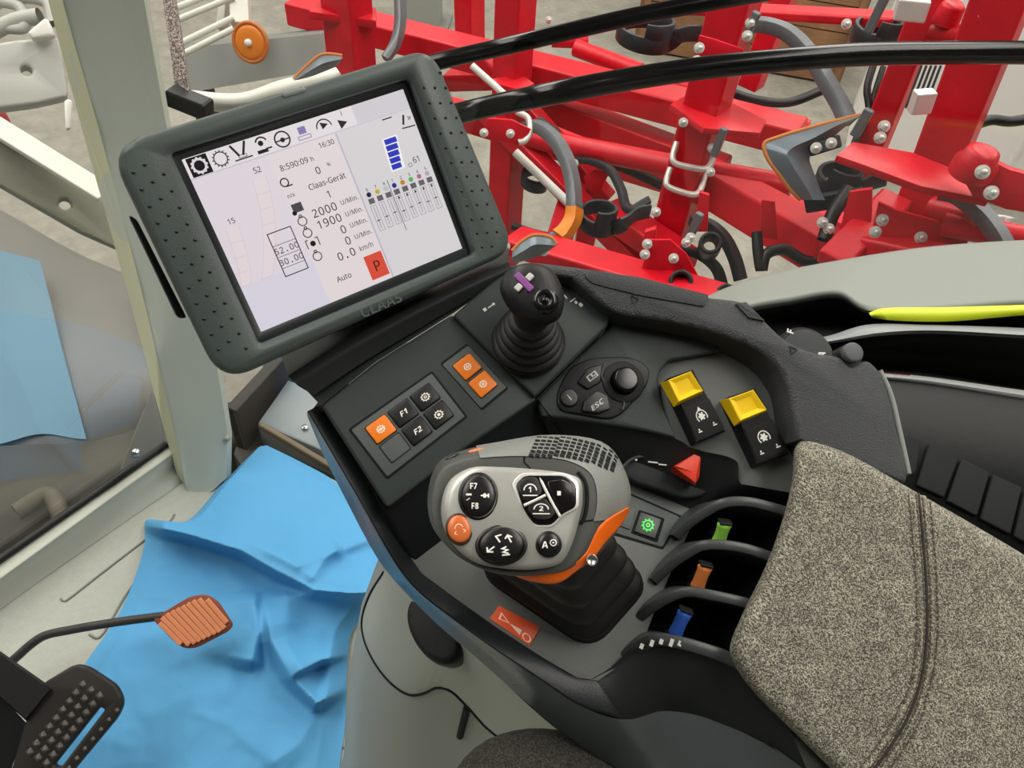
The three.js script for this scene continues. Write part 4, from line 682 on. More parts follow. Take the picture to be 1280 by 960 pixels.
// ---------------------------------------------------------------- upholstered armrest
{
  const f = KF;
  const fab = (() => { const n1 = valueNoise(51, 150, 512), n2 = valueNoise(52, 110, 512), n3 = valueNoise(53, 12, 512), r = rng(54); return noiseTex(512, (x, y) => { let v = .5 + (n1(x, y) - .5) * 1.3 + (n2(x, y) - .5) * .7 + (r() - .5) * .3; v = Math.max(0, Math.min(1, v)); const k = .93 + .14 * (n3(x, y) - .5); return [(68 + 114 * v) * k, (66 + 112 * v) * k, (59 + 101 * v) * k]; }, true); })();
  const ft = tiled(fab, 10), fb = tiled(fab, 10); fb.colorSpace = THREE.NoColorSpace;
  M.fabric = new THREE.MeshPhysicalMaterial({ map: ft, bumpMap: fb, bumpScale: .0009, roughness: .95, sheen: .15, side: THREE.DoubleSide });
  const t = thing('armrest_cushion', 'grey beige speckled fabric armrest pad with double stitched seam', 'armrest', KF, f.p(1000, 800, 0));
  const px = [[1003, 551], [1020, 552], [1060, 566], [1140, 612], [1210, 652], [1290, 700], [1420, 790], [1520, 1000], [1480, 1220], [1280, 1150], [1120, 1040], [1040, 962], [985, 908], [945, 868], [922, 838], [912, 812], [926, 772], [955, 712], [978, 650], [990, 600], [994, 560]];
  const hT = .038, out = smooth(px, 160), hs = [-.012, -.006, .010, .020, .028, .034, hT], ins = [.05, .02, 0, 0, .02, .06, .13];
  const cpx = [1190, 880];
  const ringAt = (h, k) => f.ps(out.map(([x, y]) => [x + (cpx[0] - x) * k * .6, y + (cpx[1] - y) * k * .6]), h);
  const rows = hs.map((h, i) => ringAt(h, ins[i])); for (const k of [.2, .4, .65, .95]) rows.push(ringAt(hT + .0035 * k, k * 1.0 + .10));
  const pad = add(t, 'pad', triUV(loft(rows, { closed: true, capEnd: true, capStart: true })), M.fabric);
  add(t, 'base_tray', slab(ringAt(-.012, .03), -.14, -.011, { bevel: .002 }), M.black);
  // seam: two welts and stitching
  scene.updateMatrixWorld(true); const rc = new THREE.Raycaster();
  const onPad = (x, y, lift) => { rc.set(EYE, aim(x, y).normalize()); const h = rc.intersectObject(pad, false)[0]; return h ? f.l(h.point).add(V(0, lift, 0)) : null; };
  const line = dx => smooth([[1147, 617], [1153, 680], [1157, 740], [1157, 800], [1150, 850], [1134, 895], [1108, 938], [1080, 975]], 90, false).map(([x, y]) => [x + dx, y + (y > 880 ? dx * .6 : 0)]);
  for (const dx of [-6, 8]) { const p = line(dx).map(([x, y]) => onPad(x, y, -.0008)).filter(Boolean); add(pad, 'seam_welt', triUV(tube(p, .0022, 120, 8)), M.fabric); }
  { const p = line(1).map(([x, y]) => onPad(x, y, .0001)).filter(Boolean); add(pad, 'seam_fold', tube(p, .0011, 120, 6), plain(0x2c2a26, .95)); }
  const st = [], sgeo = new THREE.CapsuleGeometry(.0006, .0026, 3, 6); sgeo.rotateX(Math.PI / 2);
  for (const dx of [-12, 14, -3, 5]) { const c = line(dx).map(([x, y]) => onPad(x, y, .0007)).filter(Boolean); const cv = new THREE.CatmullRomCurve3(c), n = Math.floor(cv.getLength() / .0048); for (let i = 0; i < n; i++) { const p = cv.getPointAt((i + .5) / n), T = cv.getTangentAt((i + .5) / n), g = sgeo.clone(); const X = V(0, 1, 0).cross(T).normalize(); g.applyMatrix4(basisMatrix(p, X, T.clone().cross(X), T)); st.push(g); } }
  add(pad, 'stitching', merge(st), plain(0x4d4438, .85), { kind: 'stuff' });
}

// ---------------------------------------------------------------- dial and knob beyond the rail
{
  const f = KF, hd = H.rail - .010;
  const t = thing('rotary_dial', 'black rotary dial with white letters behind the padded rail', 'dial', f, f.p(1006, 446, hd - .03));
  const c = f.p(1006, 446, hd); const g = lathe([[0, .006], [.022, .006], [.0235, .0045], [.024, 0], [.024, -.02]], 48); g.translate(c.x, hd, c.z); add(t, 'dial_disc', g, plastic(0x303435, .4));
  const ring = lathe([[.024, .003], [.027, 0], [.027, -.03]], 48); ring.translate(c.x, hd, c.z); add(t, 'dial_ring', ring, M.black);
  for (const [s, x, y] of [['F', 991, 415], ['A', 1030, 444]]) { const tg = new TextGeometry(s, { font: FONT_BOLD, size: .006, depth: .0004, curveSegments: 3, bevelEnabled: false }); tg.rotateX(-Math.PI / 2); tg.rotateY(.6); const p = f.p(x, y, hd + .006); tg.translate(p.x - .002, hd + .0062, p.z + .002); add(t, 'dial_letter', tg, plain(0xe0e0dc, .5)); }
  const b2 = f.p(1066, 441, H.rail + .002), t2 = thing('release_knob', 'small grey push knob at the end of the padded rail', 'knob', f, V(b2.x, H.rail - .03, b2.z));
  const k = lathe([[0, .003], [.007, .0028], [.009, .0012], [.009, -.004], [.005, -.006], [.005, -.03]], 32); k.translate(b2.x, H.rail + .002, b2.z); add(t2, 'knob_head', k, plastic(0x5a5e60, .4));
  const bb = slab(roundCorners([V(b2.x - .014, 0, b2.z - .008), V(b2.x + .01, 0, b2.z - .008), V(b2.x + .01, 0, b2.z + .012), V(b2.x - .014, 0, b2.z + .012)], .003), -.04, H.rail - .008, { bevel: .001 }); add(t2, 'knob_seat', bb, M.black);
}
// ---------------------------------------------------------------- blue sheet lying on the cab floor
{
  const t = thing('blue_sheet', 'crumpled sky blue paper sheet spread on the cab floor', 'protective sheet', WORLD, FP(320, 800, 0));
  const L = smooth([[328, 554], [280, 602], [232, 652], [206, 653], [183, 650], [181, 678], [167, 726], [147, 770], [108, 827], [60, 900], [10, 985], [-20, 1040]], 200, false);
  const Rr = smooth([[328, 554], [375, 577], [419, 602], [470, 650], [497, 703], [486, 738], [462, 762], [440, 790], [434, 835], [432, 900], [424, 960], [416, 1040]], 200, false);
  const seg = (x, y, a, b) => { const dx = b[0] - a[0], dy = b[1] - a[1], l = dx * dx + dy * dy, u = Math.max(0, Math.min(1, ((x - a[0]) * dx + (y - a[1]) * dy) / l)); const qx = a[0] + u * dx, qy = a[1] + u * dy; return [Math.hypot(x - qx, y - qy), Math.sign(dx * (y - qy) - dy * (x - qx)), u]; };
  // creases: line, height, width on its upper and lower side (surveyed pixels), sharp where a fold overhangs
  const creases = [
    [[[120, 645], [176, 655], [235, 668], [300, 688], [345, 714], [392, 737], [440, 741], [500, 738], [560, 735]], .075, 50, 7], [[[300, 672], [372, 706], [420, 688], [500, 660], [540, 650]], .022, 30, 10],
    [[[385, 730], [405, 700], [425, 682]], .018, 14, 12], [[[316, 736], [322, 790], [312, 840]], .034, 9, 34], [[[330, 742], [338, 800], [360, 845], [395, 880], [440, 858], [480, 840]], .05, 28, 7], [[[330, 748], [380, 744], [450, 748], [500, 742], [540, 738]], .03, 8, 30],
    [[[360, 846], [400, 826], [436, 818], [480, 808]], .045, 28, 5], [[[330, 960], [372, 930], [398, 890]], .012, 20, 16], [[[120, 832], [190, 845], [260, 812], [316, 790]], .008, 26, 30], [[[240, 890], [290, 905], [330, 950]], .004, 8, 10], [[[170, 900], [240, 870], [300, 862]], .005, 20, 18], [[[262, 612], [330, 600], [400, 620]], .004, 24, 26],
  ];
  const n1 = valueNoise(71, 16, 1024), n2 = valueNoise(72, 50, 1024), n3 = valueNoise(73, 7, 1024);
  const hgt = (x, y) => {
    let h = .004 + .012 * n3(x, y) + .010 * (.5 - Math.abs(n1(x, y) - .5)) + .0035 * (.5 - Math.abs(n2(x, y) - .5));
    for (const [pl, H0, wu, wd] of creases) {
      let best = [1e9, 1]; let U = 0; for (let i = 0; i < pl.length - 1; i++) { const s = seg(x, y, pl[i], pl[i + 1]); if (s[0] < best[0]) { best = s; U = (i + s[2]) / (pl.length - 1); } }
      const w = best[1] > 0 ? wd : wu, e = Math.min(1, U / .14) * Math.min(1, (1 - U) / .14);
      h += H0 * e * Math.exp(-((best[0] / w) ** 1.5));
    }
    return h;
  };
  const rows = [];
  for (let i = 2; i <= 200; i++) { const r = []; for (let j = 0; j <= 150; j++) { const u = j / 150, x = L[i][0] + (Rr[i][0] - L[i][0]) * u, y = L[i][1] + (Rr[i][1] - L[i][1]) * u; const e = Math.min(1, Math.min(u, 1 - u) * 12 + .15); r.push(FP(x, y, .002 + hgt(x, y) * e)); } rows.push(r); }
  // second, lower ply so that the sheet has an edge
  const sheetMat = new THREE.MeshPhysicalMaterial({ color: 0x529fd2, roughness: .72, sheen: .2, bumpMap: bumpA, bumpScale: .0003, side: THREE.DoubleSide });
  add(t, 'sheet', loft(rows), sheetMat);
}
// ---------------------------------------------------------------- pedals
{
  const f = new Frame(at(90, 905, 1.02), V(.62, .1, -.62), V(.12, .86, .5));
  const t = thing('brake_pedal', 'black studded foot pedal with a long slot', 'pedal', f, f.p(60, 940, -.02));
  const slot = roundCorners(f.ps([[124, 884], [131, 887], [75, 960], [66, 957]], 0), .003);
  const pad = f.ps([[55, 853], [93, 830], [110, 834], [146, 858], [154, 878], [147, 896], [92, 962], [40, 1020], [-10, 1010], [14, 962], [30, 905]], 0);
  add(t, 'pad', slab(roundCorners(pad, [.004, .012, .012, .012, .012, .012, .002, .002, .01, .01, .01]), -.014, 0, { bevel: .003, seg: 3, holes: [slot.reverse()] }), plastic(0x2a2826, .45));
  const st = new THREE.ConeGeometry(.0062, .007, 4); st.rotateY(Math.PI / 4);
  for (let i = 0; i < 9; i++) for (let j = 0; j < 3; j++) { const u = i / 8, x = 103 - u * 66 + j * 10.5, y = 856 + u * 84 + j * 7, p = f.p(x, y, 0), g = st.clone(); g.translate(p.x, .0032, p.z); add(t, 'stud', g, plain(0x4a4743, .35)); }
  const sm = new THREE.ConeGeometry(.004, .004, 4); sm.rotateY(Math.PI / 4);
  for (let i = 0; i < 7; i++) { const p = f.p(146 - i * 10, 888 + i * 12, 0), g = sm.clone(); g.translate(p.x, .0018, p.z); add(t, 'stud', g, plain(0x4a4743, .35)); }
  add(t, 'pedal_arm', loft([f.ps([[-30, 800], [-8, 808], [66, 860], [34, 902], [0, 872], [-40, 860]], -.004), f.ps([[-30, 806], [-8, 812], [62, 862], [32, 898], [0, 870], [-40, 862]], .008)], { closed: true, capEnd: true, crease: .4 }), plastic(0x1c1c1c, .5));
  add(t, 'pedal_arm', loft([f.ps([[-60, 850], [0, 868], [34, 905], [14, 962], [-60, 1000]], -.05), f.ps([[-60, 850], [0, 868], [34, 905], [14, 962], [-60, 1000]], -.006)], { closed: true, capEnd: true, crease: .4 }), M.black);
}
{
  const f = new Frame(FP(240, 778, .11), V(.75, .1, -.6), V(.1, .82, .56));
  const t = thing('foot_pedal', 'copper orange ribbed pedal pad on a bent black rod', 'pedal', f, f.p(240, 778, -.01));
  const px = [[190, 774], [236, 746], [257, 743], [272, 752], [291, 781], [286, 789], [246, 810], [230, 811], [217, 802]];
  const out = roundCorners(f.ps(px, 0), .008);
  add(t, 'pad', slab(out, -.008, 0, { bevel: .0015, seg: 3 }), plain(0x84452c, .6));
  // raised strips, each running across the pad
  const lp = (p, q, u) => [p[0] + (q[0] - p[0]) * u, p[1] + (q[1] - p[1]) * u], ca = [191, 775], cb = [257, 742], cc = [292, 783], cd = [229, 812];
  for (let i = 0; i < 10; i++) { const u = (i + .5) / 10, e = i === 0 || i === 9 ? .14 : i === 1 || i === 8 ? .04 : .015, a0 = lp(ca, cb, u), b0 = lp(cd, cc, u); add(t, 'tread_strip', bar(f.p(...lp(a0, b0, e), .0012), f.p(...lp(a0, b0, 1 - e), .0012),   .0074, .005, V(0, 1, 0), .0014), plain(0xe79468, .4)); }
  const rp = [[204, 770, -.006], [150, 777, -.01], [90, 787, -.014], [55, 795, -.018], [38, 806, -.02], [20, 822, -.022], [0, 838, -.03], [-40, 866, -.05]];
  add(t, 'rod', tube(rp.map(([x, y, h]) => f.p(x, y, h)), .0068, 60, 10), plastic(0x3a3a38, .4));
}
// ---------------------------------------------------------------- grey pedestal under the console, seat edge
{
  const t = thing('seat_pedestal', 'smooth grey plastic pedestal below the console', 'pedestal', WORLD, FP(520, 900, 0));
  const r = (l, y) => smooth(l.map(([x, yy]) => FP(x, yy, y)), 40, false);
  const rows = [r([[470, 660], [492, 690], [520, 715], [600, 760], [700, 830], [820, 900]], .60), r([[476, 690], [490, 730], [530, 775], [610, 835], [700, 895], [800, 950]], .56), r([[452, 755], [466, 815], [512, 866], [585, 890], [655, 935], [760, 990]], .40), r([[438, 830], [450, 880], [500, 930], [585, 960], [680, 1010], [780, 1060]], .25), r([[430, 940], [446, 980], [500, 1030], [600, 1080], [700, 1110], [800, 1140]], .06), r([[424, 965], [440, 1010], [500, 1060], [600, 1110], [700, 1140], [800, 1170]], 0)];
  add(t, 'shell', loft(rows), plastic(0x9a9e97, .5));
  scene.updateMatrixWorld(true); const shell = t.children[0], rc = new THREE.Raycaster();
  const on = (x, y, lift = 0) => { rc.set(EYE, aim(x, y).normalize()); const h = rc.intersectObject(shell, false)[0]; return h ? h.point.addScaledVector(aim(x, y).normalize(), -lift) : null; };
  const seam = smooth([[480, 716], [462, 745], [453, 775], [456, 800], [470, 830], [492, 856], [513, 868], [530, 866], [546, 859], [562, 862], [582, 880], [612, 912], [640, 930], [690, 948]], 70, false);
  // raised cover: a second skin that ends at the seam line
  const top = smooth([[496, 700], [500, 716], [506, 730], [512, 740], [524, 750], [536, 760], [548, 770], [562, 782], [576, 796], [592, 812], [612, 832], [640, 862], [670, 890], [712, 925]], 70, false);
  const rowsC = [0, .25, .5, .75, .93, 1].map(k => seam.map((p, i) => on(top[i][0] + (p[0] - top[i][0]) * k, top[i][1] + (p[1] - top[i][1]) * k, k === 1 ? .002 : .008))).filter(r => r.every(Boolean));
  if (rowsC.length > 2) add(t, 'cover_panel', loft(rowsC), plastic(0xa9ada3, .5));
  const sl = seam.map(([x, y]) => on(x, y, .001)).filter(Boolean); if (sl.length > 5) add(t, 'cover_seam', tube(sl, .0022, 80, 6), M.blackMatt);
  const kp = on(544, 788, .004); if (kp) { const kf = new Frame(kp, V(.35, -.2, .5), EYE.clone().sub(kp).normalize().add(V(-.3, .2, 0))); const g = lathe([[0, .010], [.022, .010], [.028, .007], [.030, 0], [.030, -.02]], 40); g.scale(1.25, 1, .72); g.rotateY(.15); g.applyMatrix4(kf.m); add(t, 'lock_knob', g, M.black); }
  const slit = rod(on(584, 884, .001), on(575, 920, .001), .0042); add(t, 'slit', slit, M.blackMatt);
}
{
  const c = at(690, 1010, .62), t = thing('seat_cushion', 'dark grey fabric edge of the driver seat', 'seat', WORLD, c.clone());
  const g = new THREE.SphereGeometry(1, 40, 24); g.scale(.085, .042, .06); g.rotateZ(-.15); g.translate(c.x, c.y, c.z); add(t, 'seat_pad', triUV(g), M.fabric2 = new THREE.MeshStandardMaterial({ map: M.fabric.map, color: 0x6a6a6a, bumpMap: M.fabric.bumpMap, bumpScale: .0008, roughness: .95 }));
}
// ---------------------------------------------------------------- black grab rails outside the side pane
{
  const rail = (pts, d, r, lab) => { const w = pts.map(([x, y, dd]) => at(x, y, dd || d)); const t = thing('grab_rail', lab, 'rail', WORLD, w[0].clone()); add(t, 'tube', tube(w, r, 80, 16), new THREE.MeshPhysicalMaterial({ color: 0x060607, roughness: .16, specularIntensity: .6 })); for (const e of [w[0], w[w.length - 1]]) { const g = new THREE.SphereGeometry(r * 1.3, 16, 10); g.translate(e.x, e.y, e.z); add(t, 'end_cap', g, M.rubber); } };
  rail([[330, 150, 1.62], [450, 104, 1.58], [560, 74, 1.55], [640, 56], [720, 37], [800, 19], [880, 4], [1000, -16], [1150, -30], [1320, -40], [1560, -46]], 1.5, .0165, 'upper glossy black bent rail running up behind the terminal');
  rail([[330, 215, 1.60], [480, 165, 1.55], [585, 139, 1.52], [680, 119], [780, 100], [880, 85], [980, 75], [1080, 68], [1180, 66], [1300, 66], [1420, 70], [1600, 82], [1780, 100]], 1.42, .0205, 'lower glossy black bent rail crossing in front of the red machine');
}

// ---------------------------------------------------------------- red folding cultivator standing beside the cab
const below = (P, px, py) => { const a = aim(px, py), h = P.clone().sub(EYE); return EYE.clone().addScaledVector(a, (h.x * a.x + h.z * a.z) / (a.x * a.x + a.z * a.z)); };
const level = (P, px, py) => { const a = aim(px, py); return EYE.clone().addScaledVector(a, (P.y - EYE.y) / a.y); };
{
  const paintTex = (() => { const a = valueNoise(81, 9, 256), b = valueNoise(82, 60, 256), r = rng(83); return noiseTex(256, (x, y) => { const v = .9 + .1 * a(x, y) + .04 * b(x, y) + .02 * r(); return [206 * v, 10 * v, 34 * v]; }, true); })();
  const red = new THREE.MeshPhysicalMaterial({ map: tiled(paintTex, 2), roughness: .42, specularIntensity: .7, clearcoat: .12, clearcoatRoughness: .3, side: THREE.DoubleSide });
  const steel = plain(0x6a7074, .4, { metalness: .3 }), darkSteel = plain(0x2c3034, .45, { metalness: .25 }), zinc = plain(0xdcddd8, .32, { metalness: .35 }), white = plain(0xd9d9d2, .5), rust = plain(0xb56a2a, .7), paintOrange = plain(0xd9821e, .5);
  const t = thing('field_cultivator', 'bright red folded cultivator frame with spring tines beside the cab', 'farm implement', WORLD, V(.9, -1.35, -2.6));
  const A = (n, g, m, x) => add(t, n, g, m, x);
  const toEye = p => EYE.clone().sub(p).normalize();
  // upright posts
  const post = (a, b, w, dpt) => { const P = at(...a), Q = below(P, ...b); const X = V(.82, 0, .57); A('post', bar(P, Q, w, dpt, V(.57, 0, -.82), .008), red); return [P, Q]; };
  const [p3a, p3b] = post([1268, -40, 1.72], [1120, 340], .118, .11);
  const [p2a, p2b] = post([926, -20, 2.25], [822, 352], .125, .11);
  const [p1a, p1b] = post([646, -20, 2.75], [628, 330], .115, .11);
  post([430, -30, 2.9], [444, 130], .17, .12); post([586, -30, 3.3], [588, 70], .10, .1);
  post([1172, -20, 1.95], [1060, 260], .072, .08); post([1190, -60, 2.1], [1150, 60], .06, .06);
  post([990, -30, 2.9], [938, 108], .085, .09);
  const along = (P, Q, y) => { let lo = 0, hi = 1; for (let i = 0; i < 24; i++) { const m = (lo + hi) / 2, c = P.clone().lerp(Q, m).sub(EYE).applyQuaternion(EYEQ.clone().invert()); 480 - FOC * c.y / -c.z < y ? lo = m : hi = m; } return P.clone().lerp(Q, lo); };
  // long frame tubes
  const tubeBar = (a, b, w, h, n = 'frame_tube', up = V(0, 1, 0)) => { const P = at(...a), Q = b.length === 2 ? level(P, ...b) : at(...b); A(n, bar(P, Q, w, h, up, .01), red); return [P, Q]; };
  tubeBar([370, 12, 3.5], [1000, 172, 2.75], .15, .10);
  tubeBar([655, 120, 3.3], [905, 215, 2.9], .11, .10); tubeBar([866, 216, 2.85], [1040, 316, 2.3], .13, .13);
  tubeBar([600, 72, 3.0], [760, 250, 3.1], .07, .07); tubeBar([600, 130, 3.1], [800, 330, 2.9], .075, .075);
  tubeBar([640, 300, 2.6], [905, 378, 2.2], .12, .06); tubeBar([760, 262, 2.9], [860, 330, 2.7], .12, .08); tubeBar([690, 330, 2.9], [720, 230, 3.1], .1, .05);
  tubeBar([560, 100, 3.6], [700, 95, 3.4], .1, .08); tubeBar([840, 8, 2.7], [1120, 24, 2.3], .1, .03); tubeBar([1060, 300, 2.1], [1240, 340, 1.75], .1, .06); tubeBar([1040, 330, 2.0], [1120, 250, 2.1], .09, .05);
  for (const [a, b, r] of [[[660, 172, 3.0], [846, 208, 2.75], .04], [[846, 208, 2.75], [990, 233, 2.6], .04], [[720, 60, 3.2], [800, 90, 3.1], .035], [[800, 90, 3.1], [1010, 160, 2.9], .03], [[1165, 262, 1.95], [1230, 280, 1.85], .035], [[1180, 280, 1.9], [1290, 300, 1.8], .03], [[1166, 40, 1.95], [1230, 46, 1.85], .022], [[690, 50, 3.3], [735, 52, 3.3], .03]]) A('round_tube', rod(at(...a), at(...b), r, 20), red);
  A('push_rod', rod(at(644, 190, 2.85), at(715, 258, 2.85), .016), white); A('push_rod', rod(at(590, 82, 2.7), at(655, 140, 2.7), .012), white);
  // flat clamp plates round the posts
  const plate = (px, d, th, n = 'clamp_plate') => { const P = at(...px[0], d); const q = px.map(([x, y]) => level(P, x, y)); const f = new Frame(P, V(1, 0, 0), V(0, 1, 0)); const g = slab(q.map(p => f.l(p)), -th, 0, { bevel: .002 }); g.applyMatrix4(f.m); A(n, g, red); };
  plate([[1046, 194], [1066, 177], [1140, 190], [1200, 214], [1244, 240], [1236, 250], [1150, 232], [1080, 206]], 1.83, .018);
  plate([[838, 130], [858, 118], [915, 128], [958, 150], [950, 166], [880, 160]], 2.5, .02); plate([[386, 14], [398, 2], [470, 10], [470, 26]], 2.95, .03); plate([[604, 100], [650, 92], [668, 104], [650, 112]], 2.9, .02);
  const web = (px, d, th) => { const P = at(px.reduce((s, p) => s + p[0], 0) / px.length, px.reduce((s, p) => s + p[1], 0) / px.length, d); const n = toEye(P).setY(.15).normalize(); const f = new Frame(P, V(1, 0, .2), n); const g = slab(f.ps(px, 0), -th, 0, { bevel: .002 }); g.applyMatrix4(f.m); A('bracket', g, red); };
  web([[1087, 300], [1098, 252], [1118, 262], [1170, 276], [1210, 300], [1206, 324], [1080, 330]], 1.95, .012); web([[800, 342], [812, 300], [838, 300], [858, 318], [872, 345], [860, 372], [800, 368]], 2.3, .012); web([[604, 172], [608, 148], [640, 150], [664, 162], [650, 182]], 2.66, .012); web([[868, 70], [874, 44], [896, 50], [930, 62], [926, 74]], 2.2, .012); web([[1197, 212], [1208, 200], [1238, 200], [1262, 212], [1300, 222], [1300, 268], [1258, 262], [1216, 246]], 1.68, .03); web([[730, 222], [742, 214], [762, 216], [750, 240], [735, 238]], 2.9, .02); web([[800, 330], [806, 290], [820, 286], [818, 320]], 2.35, .03); web([[868, 290], [874, 240], [886, 244], [884, 290]], 2.35, .02); web([[952, 250], [968, 252], [972, 300], [950, 296]], 2.3, .02); web([[1040, 322], [1062, 240], [1090, 236], [1088, 320]], 2.05, .02);
  { const P = at(1221, 203, 1.66), g = lathe([[0, .034], [.022, .034], [.034, .028], [.038, .01], [.046, 0], [.046, -.03]], 32); orient(g, P, V(0, 1, .1)); A('pivot_boss', g, red); }
  { const P = at(1186, 18, 1.9), g = lathe([[0, .03], [.02, .03], [.03, .02], [.034, -.02]], 24); orient(g, P, V(0, 1, .1)); A('pivot_boss', g, red); }
  // U-bolts on the middle post
  const ub = (px, d) => A('u_bolt', tube(px.map(([x, y]) => at(x, y, d)), .011, 60, 8), zinc);
  const dep = (P, Q, y) => -along(P, Q, y).sub(EYE).applyQuaternion(EYEQ.clone().invert()).z;
  ub([[846, 178], [841, 197], [843, 203], [862, 209], [882, 211], [888, 206], [893, 188]], dep(p2a, p2b, 203) - .09); ub([[838, 210], [833, 227], [834, 232], [852, 240], [868, 243], [874, 240], [882, 216]], dep(p2a, p2b, 233) - .09);
  ub([[646, 140], [660, 148], [662, 165], [656, 176], [648, 178]], 2.68);
  // bolts, each with washer and nut
  const bolts = [[605, 166, 2.64], [638, 167, 2.64], [656, 303, 2.6], [874, 60, 2.18], [871, 76, 2.18], [938, 29, 2.2], [934, 45, 2.2], [809, 305, 2.28], [806, 318, 2.28], [842, 323, 2.28], [863, 297, 2.3], [858, 303, 2.3], [820, 265, 2.4], [1103, 275, 1.93], [1094, 290, 1.93], [1151, 297, 1.93], [1228, 215, 1.64], [1239, 241, 1.64], [1105, 158, 1.95], [1100, 172, 1.95], [854, 153, 2.45], [1058, 30, 2.3], [1222, 20, 1.8], [664, 315, 2.4], [680, 314, 2.4], [718, 204, 2.8], [890, 185, 2.48], [888, 215, 2.5], [686, 25, 3.1], [1028, 278, 2.1], [1036, 286, 2.1], [632, 308, 2.5]];
  const nut = lathe([[0, .030], [.008, .030], [.009, .019], [.009, .019]], 12), hex = new THREE.CylinderGeometry(.0165, .0165, .017, 6), wash = new THREE.CylinderGeometry(.022, .022, .005, 20); hex.translate(0, .011, 0);
  const boltGeo = merge([nut, toCreasedNormals(hex.toNonIndexed(), .3), toCreasedNormals(wash.toNonIndexed(), .5)]); boltGeo.scale(.68, .68, .68);
  for (const [x, y, d] of bolts) { const P = at(x, y, d - .02); A('bolt', orient(boltGeo.clone(), P, toEye(P).add(V(.2, .25, .3))), zinc); }
  for (const [x, y, d, l] of [[1068, 170, 1.95, .09], [935, 40, 2.2, .07], [864, 292, 2.3, .09], [1085, 40, 2.1, .12], [892, 195, 2.46, .12]]) { const P = at(x, y, d); A('clamp_block', bar(P, P.clone().add(V(.01, l * .8, 0)), .024, .02, V(.57, 0, -.82), .004), steel); }
  A('valve_block', bar(at(1120, 8, 1.9), at(1160, 12, 1.88), .06, .05, V(0, 1, 0), .005), zinc); A('valve_block', bar(at(1140, 128, 1.72), at(1165, 126, 1.72), .03, .05, V(0, 1, 0), .004), zinc);
  for (let i = 0; i < 5; i++) A('spring_rod', rod(at(1152 + i * 6, 82, 1.75), at(1132 + i * 6, 135, 1.78), .003, 6), darkSteel);
  // spring tines
  const vdir = (x, y) => aim(x, y).normalize();
  const tine = (pts, w, th, m, side) => A('spring_tine', stripSweep(pts.map(([x, y, d]) => at(x, y, d)), side || vdir(pts[0][0], pts[0][1]).add(V(.4, .3, .3)), w, th), m);
  tine([[648, 162, 2.75], [668, 157, 2.7], [690, 171, 2.66], [707, 197, 2.62], [716, 229, 2.6], [718, 258, 2.58]], .045, .038, steel); tine([[718, 256, 2.58], [716, 274, 2.58], [706, 290, 2.57], [692, 300, 2.56], [680, 306, 2.55]], .047, .04, steel); tine([[718.5, 260, 2.565], [716, 274, 2.565], [706.5, 289, 2.56], [697, 297, 2.55]], .05, .043, paintOrange);
  tine([[936, 30, 2.3], [960, 32, 2.3], [986, 42, 2.28], [1012, 68, 2.26], [1032, 100, 2.24], [1050, 130, 2.22], [1060, 152, 2.2]], .045, .036, steel);
  tine([[1176, 240, 1.85], [1200, 246, 1.83], [1225, 266, 1.82], [1246, 292, 1.8], [1262, 322, 1.8]], .045, .032, steel); tine([[862, 276, 2.5], [884, 280, 2.5], [904, 296, 2.5], [918, 322, 2.5], [926, 350, 2.5]], .04, .03, darkSteel); tine([[850, 312, 2.5], [874, 318, 2.5], [895, 335, 2.5], [904, 360, 2.5]], .035, .025, darkSteel); tine([[500, -10, 3.0], [500, 30, 3.0], [494, 55, 3.0], [482, 74, 3.0]], .045, .03, steel);
  tine([[812, 250, 2.7], [786, 262, 2.7], [776, 236, 2.75], [762, 212, 2.8], [740, 202, 2.85], [722, 200, 2.9]], .03, .024, darkSteel);
  tine([[640, 282, 2.9], [664, 290, 2.9], [700, 298, 2.9]], .04, .02, darkSteel);
  const coil = (px, py, d, r, arm, turns = 1.15, m = darkSteel, a0 = 0) => {
    const c = at(px, py, d), pts = [], X = V(1, 0, 0), Z = V(0, 0, 1), n = 34; for (let i = 0; i <= n; i++) { const a = a0 + i / n * turns * 6.2832; pts.push(c.clone().addScaledVector(X, Math.cos(a) * r).addScaledVector(Z, Math.sin(a) * r).add(V(0, -.02 + .05 * i / n, 0))); }
    if (arm) pts.unshift(...arm.map(([x, y, dd]) => at(x, y, dd))); A('spring_coil', stripSweep(pts, V(0, 1, 0), .052, .013, 110), m);
  };
  coil(747, 272, 2.62, .058, [[812, 264, 2.62], [795, 268, 2.6], [780, 280, 2.58]], 1.2, darkSteel, .5); coil(1046, 226, 2.24, .056, [[1108, 222, 2.2], [1088, 228, 2.2], [1074, 236, 2.2]], 1.3, darkSteel, .5); coil(1094, 43, 2.3, .062, null, 1.3, darkSteel, 0); coil(806, 40, 2.6, .09, [[905, 44, 2.6], [880, 42, 2.6], [850, 44, 2.57]], 1.2, darkSteel, .4); coil(668, 224, 3.2, .05, null, 1, darkSteel); coil(1240, 296, 2.0, .03, null, 1, zinc);
  // shares
  const share = (outer, inner, mid, d0, dm, d1) => {
    const o = smooth(outer.map(([x, y]) => at(x, y, d0)), 40, false), i = smooth(inner.map(([x, y]) => at(x, y, d1)), 40, false), m = smooth(mid.map(([x, y]) => at(x, y, dm)), 40, false);
    const back = r => r.map(p => p.clone().add(toEye(p).multiplyScalar(-.014)));
    const s = A('share', loft([o, m, i, back(i), back(m), back(o), o], { crease: .6 }), plain(0x66727b, .35, { metalness: .3 }), { label: 'worn steel sweep share with rusty edges' });
    add(s, 'worn_edge', tube(o, .006, 60, 6), rust); return s;
  };
